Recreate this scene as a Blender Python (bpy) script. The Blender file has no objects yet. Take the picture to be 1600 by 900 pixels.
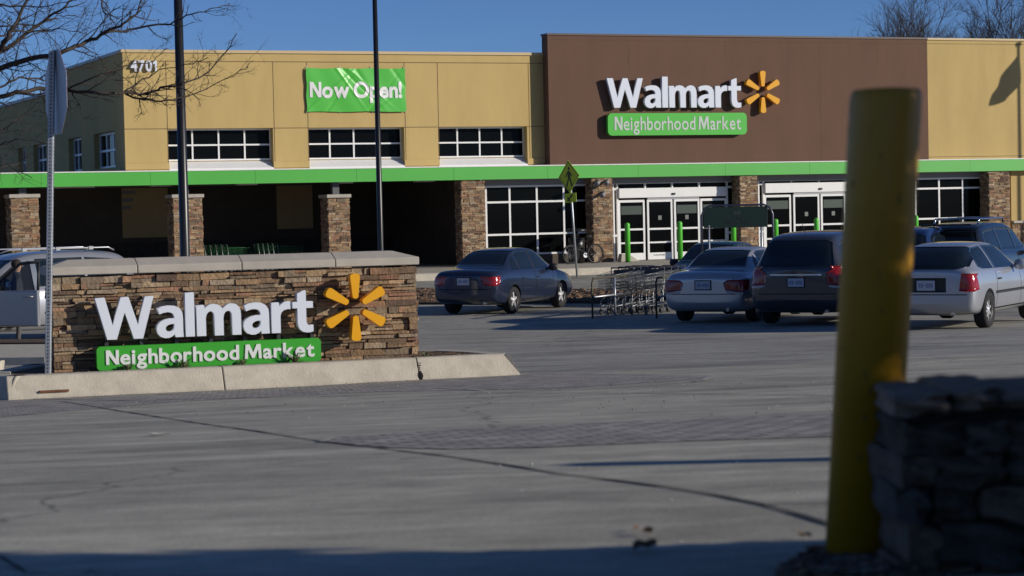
import bpy, bmesh, math, random
from mathutils import Vector, Matrix
from mathutils.bvhtree import BVHTree
from mathutils.geometry import tessellate_polygon
C = bpy.context.scene.collection
R = math.radians
rnd = random.Random(7)

# ------------------------------------------------------------------ camera, sky, sun
FP = 3400.0                                   # focal length in pixels of the 1600 px wide photograph
PITCH = math.atan(129/FP); ROLL = -0.022
CAMZ = 2.5
CP = Vector((0, 0, CAMZ))
CR = Matrix.Rotation(R(90)-PITCH, 3, 'X') @ Matrix.Rotation(ROLL, 3, 'Z')
cam = bpy.data.cameras.new('camera'); cam_o = bpy.data.objects.new('camera', cam); C.objects.link(cam_o)
cam_o.location = CP; cam_o.rotation_euler = CR.to_euler()
cam.sensor_width = 36; cam.lens = FP/1600*36; cam.clip_start = 0.1; cam.clip_end = 6000
cam.dof.use_dof = True; cam.dof.focus_distance = 42; cam.dof.aperture_fstop = 5.0
bpy.context.scene.camera = cam_o
SUN_EL = 17.0
sun_dir = Vector((0.955, -0.297, math.tan(R(SUN_EL)))).normalized()      # towards the sun
w = bpy.data.worlds.new('World'); bpy.context.scene.world = w; w.use_nodes = True
nt = w.node_tree; bg = nt.nodes['Background']
sky = nt.nodes.new('ShaderNodeTexSky'); sky.sky_type = 'NISHITA'; sky.sun_disc = False
sky.sun_elevation = R(SUN_EL); sky.sun_rotation = math.atan2(sun_dir.x, sun_dir.y)
sky.altitude = 0; sky.air_density = 0.6; sky.dust_density = 0.0; sky.ozone_density = 6.0
tint = nt.nodes.new('ShaderNodeVectorMath'); tint.operation = 'MULTIPLY'; tint.inputs[1].default_value = (1.38, 1.31, 1.42)
nt.links.new(sky.outputs[0], tint.inputs[0]); nt.links.new(tint.outputs[0], bg.inputs[0]); bg.inputs[1].default_value = 0.073
sun = bpy.data.lights.new('sun', 'SUN'); sun.energy = 5.0; sun.angle = R(0.5); sun.color = (1, .92, .80)
sun_o = bpy.data.objects.new('sun', sun); C.objects.link(sun_o)
sun_o.rotation_euler = sun_dir.to_track_quat('Z', 'Y').to_euler()
vs = bpy.context.scene.view_settings
vs.view_transform = 'Standard'; vs.look = 'None'; vs.gamma = 1; vs.use_curve_mapping = False; vs.exposure = -0.3

# ------------------------------------------------------------------ helpers: pixels to places
def ray(px, py):
    return (CR @ Vector(((px-800)/FP, (450-py)/FP, -1))).normalized()
CA, SA = math.cos(R(20)), math.sin(R(20))
KN = [(-50, -.80), (3, -.80), (4.63, -.86), (23.6, -1.96), (32, -2.3), (41, -2.45), (62, -2.45), (74, -2.34), (5000, -2.34)]
def lin(kn, v):
    if v <= kn[0][0]: return kn[0][1]
    for (a, za), (b, zb) in zip(kn, kn[1:]):
        if v <= b: return za+(zb-za)*(v-a)/(b-a)
    return kn[-1][1]
def TZ(x, y):                                  # height of the ground
    v = -x*SA + y*CA
    s = sum(lin(KN, v+d) for d in (-1.2, -.6, 0, .6, 1.2))/5
    return s + CAMZ
def ground(px, py, dz=0.0):
    d = ray(px, py); t = 3.0
    f = lambda t: CP.z + d.z*t - TZ(d.x*t, d.y*t) - dz
    while f(t) > 0 and t < 400: t += .25
    a, b = t-.25, t
    for _ in range(30):
        m = (a+b)/2
        if f(m) > 0: a = m
        else: b = m
    return CP + d*b
def atY(px, py, Y):
    d = ray(px, py); return CP + d*(Y/d.y)
class Frame:
    # a vertical plane: local x runs along it to the right, local y away from the viewer, z up
    def __init__(s, O, deg):
        s.O = O; s.a = R(deg); s.u = Vector((math.cos(s.a), math.sin(s.a), 0)); s.n = Vector((-math.sin(s.a), math.cos(s.a), 0))
    def __call__(s, px, py, yin=0.0):
        d = ray(px, py); P = s.O + s.n*yin
        t = (P-CP).dot(s.n)/d.dot(s.n); H = CP + d*t - s.O
        return H.dot(s.u), H.z
    def U(s, px, yin=0.0, py=300): return s(px, py, yin)[0]

# ------------------------------------------------------------------ helpers: meshes
class MB:
    def __init__(s): s.v = []; s.f = []; s.mi = []; s.col = []; s.cur = 0; s.c = None; s.sm = []; s.smooth = False
    def face(s, idx):
        s.f.append(idx); s.mi.append(s.cur); s.col.append(s.c); s.sm.append(s.smooth)
    def add(s, vs, fs):
        o = len(s.v); s.v += [tuple(v) for v in vs]
        for f in fs: s.face([o+i for i in f])
    def box(s, x0, x1, y0, y1, z0, z1, M=None, jit=0, r=rnd):
        vs = [Vector((x, y, z)) for z in (z0, z1) for y in (y0, y1) for x in (x0, x1)]
        if jit: vs = [v+Vector([r.uniform(-jit, jit) for _ in range(3)]) for v in vs]
        if M is not None: vs = [M @ v for v in vs]
        s.add(vs, [(0,2,3,1),(4,5,7,6),(0,1,5,4),(2,6,7,3),(0,4,6,2),(1,3,7,5)]); return s
    def tube(s, pts, rad, n=8, caps=True, smooth=True):
        sm = s.smooth; s.smooth = smooth
        pts = [Vector(p) for p in pts]
        if not isinstance(rad, (list, tuple)): rad = [rad]*len(pts)
        o = len(s.v); t = None
        up = Vector((0, 0, 1))
        for i, p in enumerate(pts):
            a = pts[max(i-1, 0)]; b = pts[min(i+1, len(pts)-1)]
            t = (b-a).normalized() if (b-a).length > 1e-9 else Vector((0,0,1))
            if i == 0:
                q = up if abs(t.z) < .9 else Vector((1, 0, 0))
            e = (q - t*q.dot(t)).normalized(); q = e; g = t.cross(e)
            for k in range(n):
                an = 2*math.pi*k/n
                s.v.append(tuple(p + (e*math.cos(an)+g*math.sin(an))*rad[i]))
        for i in range(len(pts)-1):
            for k in range(n):
                k2 = (k+1) % n
                s.face([o+i*n+k, o+i*n+k2, o+(i+1)*n+k2, o+(i+1)*n+k])
        s.smooth = False
        if caps:
            s.face([o+k for k in range(n)][::-1]); s.face([o+(len(pts)-1)*n+k for k in range(n)])
        s.smooth = sm; return s
    def lathe(s, prof, n=24, M=None, smooth=True, cap=True):   # prof: (r, z) pairs, axis z
        sm = s.smooth; s.smooth = smooth; o = len(s.v)
        for (r, z) in prof:
            for k in range(n):
                a = 2*math.pi*k/n; v = Vector((r*math.cos(a), r*math.sin(a), z))
                s.v.append(tuple(M @ v if M is not None else v))
        for i in range(len(prof)-1):
            for k in range(n):
                k2 = (k+1) % n; s.face([o+i*n+k, o+i*n+k2, o+(i+1)*n+k2, o+(i+1)*n+k])
        s.smooth = False
        if cap and prof[0][0] > 1e-6: s.face([o+k for k in range(n)][::-1])
        if cap and prof[-1][0] > 1e-6: s.face([o+(len(prof)-1)*n+k for k in range(n)])
        s.smooth = sm; return s
    def prism(s, poly, y0, y1, M=None):              # poly in (x,z), extruded from y0 (front) to y1
        n = len(poly)
        vs = [Vector((x, y0, z)) for x, z in poly]+[Vector((x, y1, z)) for x, z in poly]
        if M is not None: vs = [M @ v for v in vs]
        tri = tessellate_polygon([[Vector((x, z, 0)) for x, z in poly]])
        fs = [tuple(t) for t in tri]+[tuple(n+i for i in t[::-1]) for t in tri]
        fs += [(i, (i+1) % n, n+(i+1) % n, n+i) for i in range(n)]
        s.add(vs, fs); return s
    def mesh(s, name='m', mats=()):
        me = bpy.data.meshes.new(name); me.from_pydata(s.v, [], s.f)
        for m in mats: me.materials.append(m)
        if any(s.mi): me.polygons.foreach_set('material_index', s.mi)
        me.polygons.foreach_set('use_smooth', s.sm)
        if any(c is not None for c in s.col):
            at = me.color_attributes.new(name='Col', type='FLOAT_COLOR', domain='CORNER')
            arr = []
            for p, c in zip(me.polygons, s.col):
                c = c or (1, 1, 1)
                for _ in range(p.loop_total): arr += [c[0], c[1], c[2], 1]
            at.data.foreach_set('color', arr)
        me.update(); return me
    def build(s, name, mat, parent=None, label=None, kind=None, fix=True, bevel=0, seg=1):
        mats = mat if isinstance(mat, (list, tuple)) else [mat]
        me = s.mesh(name, mats)
        if fix:
            b = bmesh.new(); b.from_mesh(me); bmesh.ops.recalc_face_normals(b, faces=b.faces); b.to_mesh(me); b.free()
        o = bpy.data.objects.new(name, me); C.objects.link(o); o.parent = parent
        if label: o['label'] = label
        if kind: o['kind'] = kind
        if bevel:
            bv = o.modifiers.new('bevel', 'BEVEL'); bv.width = bevel; bv.segments = seg; bv.limit_method = 'ANGLE'
        return o
def thing(name, label, cat, loc=(0, 0, 0), rz=0, group=None):
    o = bpy.data.objects.new(name, None); o.empty_display_size = .2; C.objects.link(o); o.location = loc; o.rotation_euler = (0, 0, rz)
    o['label'] = label; o['category'] = cat
    if group: o['group'] = group
    return o
def tag(o, label, cat, group=None, kind=None):
    o['label'] = label; o['category'] = cat
    if group: o['group'] = group
    if kind: o['kind'] = kind
    return o
def dup(root, loc, rz=None, label=None):
    def rec(o, p):
        c = o.copy(); C.objects.link(c); c.parent = p
        for ch in list(o.children): rec(ch, c)
        return c
    r = rec(root, None); r.location = loc
    if rz is not None: r.rotation_euler = (0, 0, rz)
    if label: r['label'] = label
    return r

# ------------------------------------------------------------------ materials
MATS = {}
def mat(name, col, rough=.7, metal=0, spec=.5, noise=0, nscale=5, bump=0, bscale=40, attr=False, coat=0, stretch=None, emit=None, detail=4, alpha=1):
    if name in MATS: return MATS[name]
    m = bpy.data.materials.new(name); m.use_nodes = True; n = m.node_tree; b = n.nodes['Principled BSDF']
    b.inputs['Roughness'].default_value = rough; b.inputs['Metallic'].default_value = metal
    b.inputs['Specular IOR Level'].default_value = spec; b.inputs['Coat Weight'].default_value = coat; b.inputs['Coat Roughness'].default_value = .04
    b.inputs['Base Color'].default_value = (*col, 1); b.inputs['Alpha'].default_value = alpha
    tc = n.nodes.new('ShaderNodeTexCoord'); mp = n.nodes.new('ShaderNodeMapping'); n.links.new(tc.outputs['Object'], mp.inputs[0])
    if stretch: mp.inputs['Scale'].default_value = stretch
    src = None
    if attr:
        a = n.nodes.new('ShaderNodeAttribute'); a.attribute_name = 'Col'; src = a.outputs['Color']
    if noise:
        t = n.nodes.new('ShaderNodeTexNoise'); t.inputs['Scale'].default_value = nscale; t.inputs['Detail'].default_value = detail; t.inputs['Roughness'].default_value = .6
        n.links.new(mp.outputs[0], t.inputs[0])
        mr = n.nodes.new('ShaderNodeMapRange'); mr.inputs['From Min'].default_value = .3; mr.inputs['From Max'].default_value = .7
        mr.inputs['To Min'].default_value = 1-noise; mr.inputs['To Max'].default_value = 1+noise; n.links.new(t.outputs[0], mr.inputs[0])
        mx = n.nodes.new('ShaderNodeVectorMath'); mx.operation = 'SCALE'; n.links.new(mr.outputs[0], mx.inputs['Scale'])
        if src: n.links.new(src, mx.inputs[0])
        else: mx.inputs[0].default_value = col
        src = mx.outputs[0]
    if src: n.links.new(src, b.inputs['Base Color'])
    if bump:
        t = n.nodes.new('ShaderNodeTexNoise'); t.inputs['Scale'].default_value = bscale; t.inputs['Detail'].default_value = 5
        n.links.new(tc.outputs['Object'], t.inputs[0])
        bp = n.nodes.new('ShaderNodeBump'); bp.inputs['Strength'].default_value = bump; bp.inputs['Distance'].default_value = .02
        n.links.new(t.outputs[0], bp.inputs['Height']); n.links.new(bp.outputs[0], b.inputs['Normal'])
    MATS[name] = m; return m
M_tan = mat('tan_stucco', (.50, .365, .145), .9, noise=.085, nscale=1.1, bump=.3, bscale=60, stretch=(1, 1, .28), detail=8)
M_brown = mat('brown_stucco', (.128, .068, .044), .9, noise=.10, nscale=1.1, bump=.3, bscale=60, stretch=(1, 1, .28), detail=8)
M_dtan = mat('shaded_tan_stucco', (.40, .29, .15), .9, noise=.1, nscale=.8)  # tan darkened to carry the shadow on the drive-through panels
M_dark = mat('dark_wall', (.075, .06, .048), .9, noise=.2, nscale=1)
M_green = mat('green_fascia', (.075, .42, .055), .45, noise=.04, nscale=.5)
M_gsign = mat('green_sign_face', (.045, .36, .03), .35)
M_gban = mat('green_banner_vinyl', (.09, .50, .06), .35)
M_white = mat('white_paint', (.78, .78, .77), .45, noise=.03, nscale=3)
M_wmet = mat('white_metal_frame', (.8, .8, .79), .35, noise=.03, nscale=2)
M_letter = mat('white_acrylic_letter', (.70, .74, .82), .3)
M_lside = mat('dark_letter_return', (.04, .04, .045), .4)
M_yel = mat('amber_acrylic', (.80, .38, .01), .3)
M_glass = mat('dark_window_glass', (.004, .0045, .005), .06, spec=.06)
M_mull = M_wmet
M_joint = mat('wall_joint', (.14, .09, .045), .9)
M_steel = mat('galvanised_steel', (.42, .44, .47), .42, metal=.6, noise=.1, nscale=8)
M_grey = mat('grey_paint', (.22, .22, .23), .6)
M_blackm = mat('black_painted_metal', (.012, .012, .013), .35, noise=.2, nscale=2)
M_stone = mat('ledge_stone', (1, 1, 1), .9, attr=True, noise=.28, nscale=9, bump=.9, bscale=30)
M_mortar = mat('stone_backing', (.05, .04, .032), 1)
M_cap = mat('cast_stone_cap', (.42, .385, .33), .85, noise=.1, nscale=4, bump=.15, bscale=80)
M_rub = mat('rubber', (.016, .016, .017), .85, noise=.2, nscale=20)
M_chrome = mat('bright_metal', (.62, .62, .63), .22, metal=1)
M_rim = mat('alloy_rim', (.66, .66, .67), .35, metal=.35)
M_red = mat('red_lamp_lens', (.30, .008, .008), .15, coat=.6)
M_clear = mat('clear_lamp_lens', (.45, .45, .46), .12, coat=.5)
M_amber = mat('amber_lens', (.6, .2, .02), .2)
M_cglass = mat('tinted_car_glass', (.010, .016, .02), .03, spec=.8)
M_trim = mat('black_plastic_trim', (.02, .02, .021), .55)
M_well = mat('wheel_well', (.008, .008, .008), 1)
M_plate = mat('plate_white', (.5, .52, .58), .4)
def paint(name, col, metal=.35): return mat(name, col, .28, metal=metal, coat=1, noise=.03, nscale=3)
def E_():
    pass
# ground materials -------------------------------------------------
def concrete(name, c1, c2, joint=False):
    m = bpy.data.materials.new(name); m.use_nodes = True; n = m.node_tree; b = n.nodes['Principled BSDF']; L = n.links
    b.inputs['Roughness'].default_value = .8
    tc = n.nodes.new('ShaderNodeTexCoord')
    def nz(scale, st, det=5):
        mp = n.nodes.new('ShaderNodeMapping'); mp.inputs['Scale'].default_value = st; mp.inputs['Rotation'].default_value = (0, 0, R(-18)); L.new(tc.outputs['Object'], mp.inputs[0])
        t = n.nodes.new('ShaderNodeTexNoise'); t.inputs['Scale'].default_value = scale; t.inputs['Detail'].default_value = det; t.inputs['Roughness'].default_value = .62
        L.new(mp.outputs[0], t.inputs[0]); return t.outputs[0]
    def ramp(src, lo, hi, a, bb):
        r = n.nodes.new('ShaderNodeMapRange'); r.inputs['From Min'].default_value = lo; r.inputs['From Max'].default_value = hi
        r.inputs['To Min'].default_value = a; r.inputs['To Max'].default_value = bb; L.new(src, r.inputs[0]); return r.outputs[0]
    def mul(a, c):
        q = n.nodes.new('ShaderNodeMath'); q.operation = 'MULTIPLY'; L.new(a, q.inputs[0]); L.new(c, q.inputs[1]); return q.outputs[0]
    big = ramp(nz(.45, (1, .55, 1)), .3, .7, 0, 1)
    streak = ramp(nz(1.6, (.35, 1.6, 1), 6), .35, .7, .80, 1.12)
    mid = ramp(nz(5, (.8, 1.2, 1), 10), .3, .7, .78, 1.20)
    fine = ramp(nz(70, (1, 1, 1), 3), .3, .7, .76, 1.24)
    k = mul(mul(streak, mid), fine)
    scuff = ramp(nz(.9, (.25, 2.6, 1), 9), .54, .70, 1, 1.40); dirt = ramp(nz(.5, (.7, 1.2, 1), 10), .50, .62, 1, .72); spot = ramp(nz(3.1, (1, 1, 1), 2), .70, .76, 1, .72)
    k = mul(mul(mul(k, scuff), dirt), spot)
    vo = n.nodes.new('ShaderNodeTexVoronoi'); vo.feature = 'DISTANCE_TO_EDGE'; vo.inputs['Scale'].default_value = .16
    wp = n.nodes.new('ShaderNodeTexNoise'); wp.inputs['Scale'].default_value = 1.3; wp.inputs['Detail'].default_value = 6; L.new(tc.outputs['Object'], wp.inputs[0])
    ad = n.nodes.new('ShaderNodeVectorMath'); ad.operation = 'MULTIPLY_ADD'; L.new(wp.outputs['Color'], ad.inputs[0]); ad.inputs[1].default_value = (1.1, 1.1, 0); L.new(tc.outputs['Object'], ad.inputs[2]); L.new(ad.outputs[0], vo.inputs[0])
    crack = ramp(vo.outputs['Distance'], .0, .0035, .45, 1); k = mul(k, crack)
    mix = n.nodes.new('ShaderNodeMix'); mix.data_type = 'RGBA'; mix.inputs['A'].default_value = (*c1, 1); mix.inputs['B'].default_value = (*c2, 1); L.new(big, mix.inputs['Factor'])
    sc = n.nodes.new('ShaderNodeVectorMath'); sc.operation = 'SCALE'; L.new(mix.outputs['Result'], sc.inputs[0]); L.new(k, sc.inputs['Scale'])
    L.new(sc.outputs[0], b.inputs['Base Color'])
    bp = n.nodes.new('ShaderNodeBump'); bp.inputs['Strength'].default_value = .35; bp.inputs['Distance'].default_value = .006
    L.new(nz(45, (1, 1, 1), 4), bp.inputs['Height']); L.new(bp.outputs[0], b.inputs['Normal'])
    MATS[name] = m; return m
M_lot = concrete('lot_concrete', (.30, .285, .245), (.385, .37, .315))
M_drive = concrete('driveway_concrete', (.36, .34, .275), (.48, .455, .36))
M_kerb = mat('kerb_concrete', (.50, .455, .37), .85, noise=.14, nscale=5, bump=.3, bscale=50)
M_walk = mat('walkway_concrete', (.42, .38, .32), .85, noise=.1, nscale=2, bump=.1, bscale=40)
M_mulch = mat('brown_mulch', (.085, .055, .035), 1, noise=.5, nscale=14, bump=1, bscale=25)
def paver_mat():
    m = bpy.data.materials.new('stamped_pavers'); m.use_nodes = True; n = m.node_tree; b = n.nodes['Principled BSDF']; L = n.links
    b.inputs['Roughness'].default_value = .85
    tc = n.nodes.new('ShaderNodeTexCoord'); mp = n.nodes.new('ShaderNodeMapping'); mp.inputs['Rotation'].default_value = (0, 0, R(-25)); L.new(tc.outputs['Object'], mp.inputs[0])
    br = n.nodes.new('ShaderNodeTexBrick'); br.inputs['Scale'].default_value = 1; br.inputs['Brick Width'].default_value = .22; br.inputs['Row Height'].default_value = .11
    br.inputs['Mortar Size'].default_value = .014; br.inputs['Color1'].default_value = (.44, .41, .36, 1); br.inputs['Color2'].default_value = (.31, .285, .25, 1); br.inputs['Mortar'].default_value = (.12, .105, .10, 1)
    L.new(mp.outputs[0], br.inputs[0])
    t = n.nodes.new('ShaderNodeTexNoise'); t.inputs['Scale'].default_value = 5; t.inputs['Detail'].default_value = 6; L.new(mp.outputs[0], t.inputs[0])
    mr = n.nodes.new('ShaderNodeMapRange'); mr.inputs['From Min'].default_value = .3; mr.inputs['From Max'].default_value = .7; mr.inputs['To Min'].default_value = .7; mr.inputs['To Max'].default_value = 1.3; L.new(t.outputs[0], mr.inputs[0])
    sc = n.nodes.new('ShaderNodeVectorMath'); sc.operation = 'SCALE'; L.new(br.outputs[0], sc.inputs[0]); L.new(mr.outputs[0], sc.inputs['Scale']); L.new(sc.outputs[0], b.inputs['Base Color'])
    bp = n.nodes.new('ShaderNodeBump'); bp.inputs['Strength'].default_value = .3; bp.inputs['Distance'].default_value = .006; bp.invert = True
    L.new(br.outputs['Fac'], bp.inputs['Height']); L.new(bp.outputs[0], b.inputs['Normal'])
    return m
M_pav = paver_mat()

# ------------------------------------------------------------------ letters and emblem
def curve_mesh(setup, extrude, offset=0):
    cu = setup(); cu.dimensions = '2D'; cu.fill_mode = 'BOTH'; cu.extrude = extrude/2; cu.offset = offset
    if hasattr(cu, 'body'): cu.resolution_u = 5
    o = bpy.data.objects.new('tmp', cu); C.objects.link(o)
    dg = bpy.context.evaluated_depsgraph_get(); me = bpy.data.meshes.new_from_object(o.evaluated_get(dg))
    bpy.data.objects.remove(o); return me
def glyph(ch, offset, big=False):
    polys = {'W': (1.02, [(0,.70),(.155,.70),(.272,.23),(.408,.70),(.532,.70),(.672,.23),(.79,.70),(.93,.70),(.745,0),(.60,0),(.467,.455),(.33,0),(.18,0)]),
             'M': (.9, [(0,0),(.05,.70),(.235,.70),(.40,.30),(.565,.70),(.75,.70),(.80,0),(.66,0),(.635,.46),(.455,.03),(.345,.03),(.165,.46),(.14,0)]),
             'N': (.8, [(0,0),(0,.70),(.17,.70),(.44,.26),(.44,.70),(.58,.70),(.58,0),(.42,0),(.14,.45),(.14,0)]),
             '1': (.5, [(.16,0),(.16,.52),(.03,.44),(.0,.56),(.20,.70),(.31,.70),(.31,0)]),
             'r': (.3, [(0,0),(0,.52),(.125,.52),(.135,.445),(.165,.49),(.215,.525),(.27,.536),(.315,.53),(.315,.40),(.265,.402),(.205,.385),(.163,.345),(.147,.29),(.147,0)]),
             'm': (.3, [(0,0),(0,.52),(.125,.52),(.133,.455),(.17,.50),(.22,.527),(.28,.535),(.35,.52),(.40,.485),(.425,.445),(.46,.49),(.51,.522),(.57,.535),(.64,.52),(.69,.475),(.715,.41),(.72,.33),(.72,0),(.575,0),(.575,.29),(.57,.36),(.55,.40),(.515,.415),(.475,.40),(.445,.36),(.433,.30),(.433,0),(.288,0),(.288,.29),(.283,.36),(.262,.40),(.228,.415),(.19,.40),(.16,.36),(.147,.30),(.147,0)]),
             't': (.3, [(.08,.665),(.225,.71),(.225,.52),(.34,.52),(.34,.41),(.225,.41),(.225,.19),(.235,.14),(.265,.115),(.305,.112),(.34,.118),(.34,.008),(.29,-.008),(.23,-.01),(.165,.005),(.115,.045),(.09,.10),(.08,.17),(.08,.41),(0,.41),(0,.52),(.08,.52)]),
             'a': (.3, [(.43,0),(.30,0),(.29,.055),(.25,.015),(.19,-.01),(.13,-.01),(.06,.015),(.015,.07),(0,.14),(.015,.21),(.06,.265),(.13,.30),(.21,.318),(.285,.32),(.285,.35),(.27,.39),(.235,.415),(.18,.425),(.11,.415),(.05,.39),(.02,.49),(.09,.52),(.20,.535),(.30,.525),(.375,.485),(.415,.42),(.425,.34),(.425,.11)], [(.285,.225),(.285,.17),(.265,.125),(.225,.10),(.185,.097),(.155,.115),(.143,.145),(.15,.18),(.18,.205),(.225,.222)]),
             'l': (.3, [(0,0),(0,.74),(.145,.74),(.145,0)]), 'i': None}
    if polys.get(ch) and (big or ch in 'WMN1'):
        def f():
            cu = bpy.data.curves.new('g', 'CURVE'); 
            for P in polys[ch][1:]:
                sp = cu.splines.new('POLY'); sp.points.add(len(P)-1)
                for i, (x, y) in enumerate(P): sp.points[i].co = (x, y, 0, 1)
                sp.use_cyclic_u = True
            return cu
        return curve_mesh(f, .1)
    def f():
        cu = bpy.data.curves.new('g', 'FONT'); cu.body = ch; return cu
    return curve_mesh(f, .1, offset)
def lay(text, x0, x1, zb, hcap, depth, y, offset=.024, gap=.05, space=.2, shear=0):
    """meshes of each letter, in a frame: local x right, z up, front face at y, going depth behind"""
    out = []; cx = 0; items = []
    for ch in text:
        if ch == ' ': cx += space; continue
        me = glyph(ch, offset, text == 'Walmart'); xs = [v.co.x for v in me.vertices]; a, b = min(xs), max(xs)
        items.append((ch, me, cx-a)); cx += (b-a)+gap
    tot = cx-gap; sx = (x1-x0)/tot; sz = hcap/.70
    for ch, me, dx in items:
        for v in me.vertices:
            X, Y, Z = v.co
            v.co = (x0+(X+dx)*sx, y+(0 if Z > 0 else depth), zb+Y*sz)
        bm = bmesh.new(); bm.from_mesh(me); bmesh.ops.remove_doubles(bm, verts=bm.verts, dist=1e-5); bmesh.ops.recalc_face_normals(bm, faces=bm.faces)
        for f in bm.faces: f.material_index = 0 if f.normal.y < -.7 else 1
        bm.to_mesh(me); bm.free(); me.update(); out.append((ch, me))
    return out
def join_meshes(ms):
    bm = bmesh.new()
    for m in ms: bm.from_mesh(m)
    me = bpy.data.meshes.new('text'); bm.to_mesh(me); bm.free(); return me
def mobj(name, me, mats, parent, label=None):
    me.materials.clear()
    for m in mats: me.materials.append(m)
    o = bpy.data.objects.new(name, me); C.objects.link(o); o.parent = parent
    if label: o['label'] = label
    return o
def spoke(cx, cz, R_, ang, y0, y1, name, parent):
    a = []; ri, ro, wi, wo = .27*R_, R_, .085*R_, .150*R_
    pts = [(ri, -wi*.7), (ri+.03*R_, -wi), (ro-.09*R_, -wo), (ro-.02*R_, -wo*.75), (ro, 0), (ro-.02*R_, wo*.75), (ro-.09*R_, wo), (ri+.03*R_, wi), (ri, wi*.7), (ri-.02*R_, 0)]
    c, s = math.cos(R(ang)), math.sin(R(ang))
    mb = MB(); mb.prism([(cx+p*c-q*s, cz+p*s+q*c) for p, q in pts], y0, y1)
    me = mb.mesh('spoke'); bm = bmesh.new(); bm.from_mesh(me); bmesh.ops.recalc_face_normals(bm, faces=bm.faces)
    for f in bm.faces: f.material_index = 0 if f.normal.y < -.7 else 1
    bm.to_mesh(me); bm.free(); return mobj(name, me, [M_yel, M_lside], parent)
def rrect(x0, x1, z0, z1, r, n=5):
    P = []
    for cx, cz, a0 in ((x1-r, z0+r, -90), (x1-r, z1-r, 0), (x0+r, z1-r, 90), (x0+r, z0+r, 180)):
        for k in range(n+1):
            a = R(a0+90*k/n); P.append((cx+r*math.cos(a), cz+r*math.sin(a)))
    return P

# ------------------------------------------------------------------ stacked ledge stone
STC = [(r_*.84, g_*.81, b_*.74) for r_, g_, b_ in [(.34,.225,.135),(.42,.30,.185),(.28,.19,.12),(.33,.20,.13),(.30,.235,.17),(.42,.32,.22),(.20,.135,.09),(.38,.26,.16),(.25,.19,.14),(.32,.18,.12), (.15,.10,.075), (.45,.36,.27)]]
def ledge(mb, x0, x1, z0, z1, yf, r, hmin=.035, hmax=.085, lmin=.10, lmax=.45, out=.045, M=None, zslope=0, back=.06):
    z = z0
    while z < z1-.012:
        h = min(r.uniform(hmin, hmax), z1-z)
        if z1-z-h < hmin*.6: h = z1-z
        x = x0+r.uniform(-.05, 0)
        while x < x1-.02:
            l = r.uniform(lmin, lmax)*(1.2 if h < .05 else .8)
            e = min(x+l, x1)
            if x1-e < .06: e = x1
            xa = max(x, x0)
            k = r.uniform(.75, 1.2); c = r.choice(STC); mb.c = tuple(q*k for q in c)
            y = yf-r.uniform(0, out)
            g = .0035
            if r.random() < .2 and h > .055:       # two thin stones sharing the course
                hh = h*r.uniform(.4, .6)
                mb.box(xa+g, e-g, y, yf+back, z+g, z+hh-g, M, .005, r)
                c = r.choice(STC); mb.c = tuple(q*k for q in c)
                mb.box(xa+g, e-g, yf-r.uniform(0, out), yf+back, z+hh+g, z+h-g, M, .005, r)
            else: mb.box(xa+g, e-g, y, yf+back, z+g, z+h-g, M, .006, r)
            x = e
        z += h
def pier(parent, x0, x1, y0, y1, z0, z1, r, name='stone_column', hs=(.05, .11)):
    """a ledge stone pier: four clad faces round a core"""
    mb = MB(); kw = dict(hmin=hs[0], hmax=hs[1], lmin=.12, lmax=.42, out=.035)
    ledge(mb, x0, x1, z0, z1, y0, r, **kw)
    T = Matrix.Rotation(R(180), 4, 'Z'); ledge(mb, -x1, -x0, z0, z1, -y1, r, M=T, **kw)
    T = Matrix.Rotation(R(90), 4, 'Z'); ledge(mb, y0, y1, z0, z1, -x1, r, M=T, **kw)
    T = Matrix.Rotation(R(-90), 4, 'Z'); ledge(mb, -y1, -y0, z0, z1, x0, r, M=T, **kw)
    mb.c = (.06, .05, .04); mb.box(x0+.03, x1-.03, y0+.03, y1-.03, z0, z1-.01)
    return mb.build(name, M_stone, parent)
# ------------------------------------------------------------------ the ground
def sheet(name, fn, us, vs_, mt, kind='structure', dz=0):
    mb = MB(); nu = len(us)
    for v in vs_:
        for u in us: x, y = fn(u, v); mb.v.append((x, y, TZ(x, y)+dz))
    for j in range(len(vs_)-1):
        for i in range(nu-1): mb.face([j*nu+i, j*nu+i+1, (j+1)*nu+i+1, (j+1)*nu+i])
    o = mb.build(name, mt); o['kind'] = kind; return o
def wv(u, v): return (u*CA - v*SA, u*SA + v*CA)
vs1 = [-40, -20, -8, -2, 0]+[i*.75 for i in range(1, 107)]+[90, 120, 200, 400, 900, 2500]
sheet('parking_lot', wv, [-2000, -300, -60, -30]+[i*2 for i in range(-14, 31)]+[70, 300, 2000], vs1, M_lot)
sheet('driveway', wv, [-16]+[i*1.5 for i in range(-9, 12)]+[26], [i*.5 for i in range(-8, 45)]+[22.6], M_drive, dz=.004)
def strip(name, pts, width, mt, dz=.008, kind='structure', noisew=0):
    P = [ground(*p) for p in pts]; Q = []
    for a, b in zip(P, P[1:]):
        n = max(2, int((b-a).length/.15))
        for k in range(n): Q.append(a.lerp(b, k/n))
    Q.append(P[-1]); mb = MB()
    for i, p in enumerate(Q):
        t = (Q[min(i+1, len(Q)-1)]-Q[max(i-1, 0)]); t.z = 0; t.normalize(); n = Vector((-t.y, t.x, 0))
        ww = width*(1+rnd.uniform(-noisew, noisew)) if not isinstance(width, tuple) else width[0]+(width[1]-width[0])*i/len(Q)
        jj = rnd.uniform(-1, 1)*noisew*.006
        for s in (-.5, .5):
            q = p+n*(ww*s+jj); mb.v.append((q.x, q.y, TZ(q.x, q.y)+dz))
    for i in range(len(Q)-1): mb.face([2*i, 2*i+1, 2*i+3, 2*i+2])
    o = mb.build(name, mt); o['kind'] = kind; return o
M_crack = mat('dark_joint', (.025, .025, .028), 1)
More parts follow.
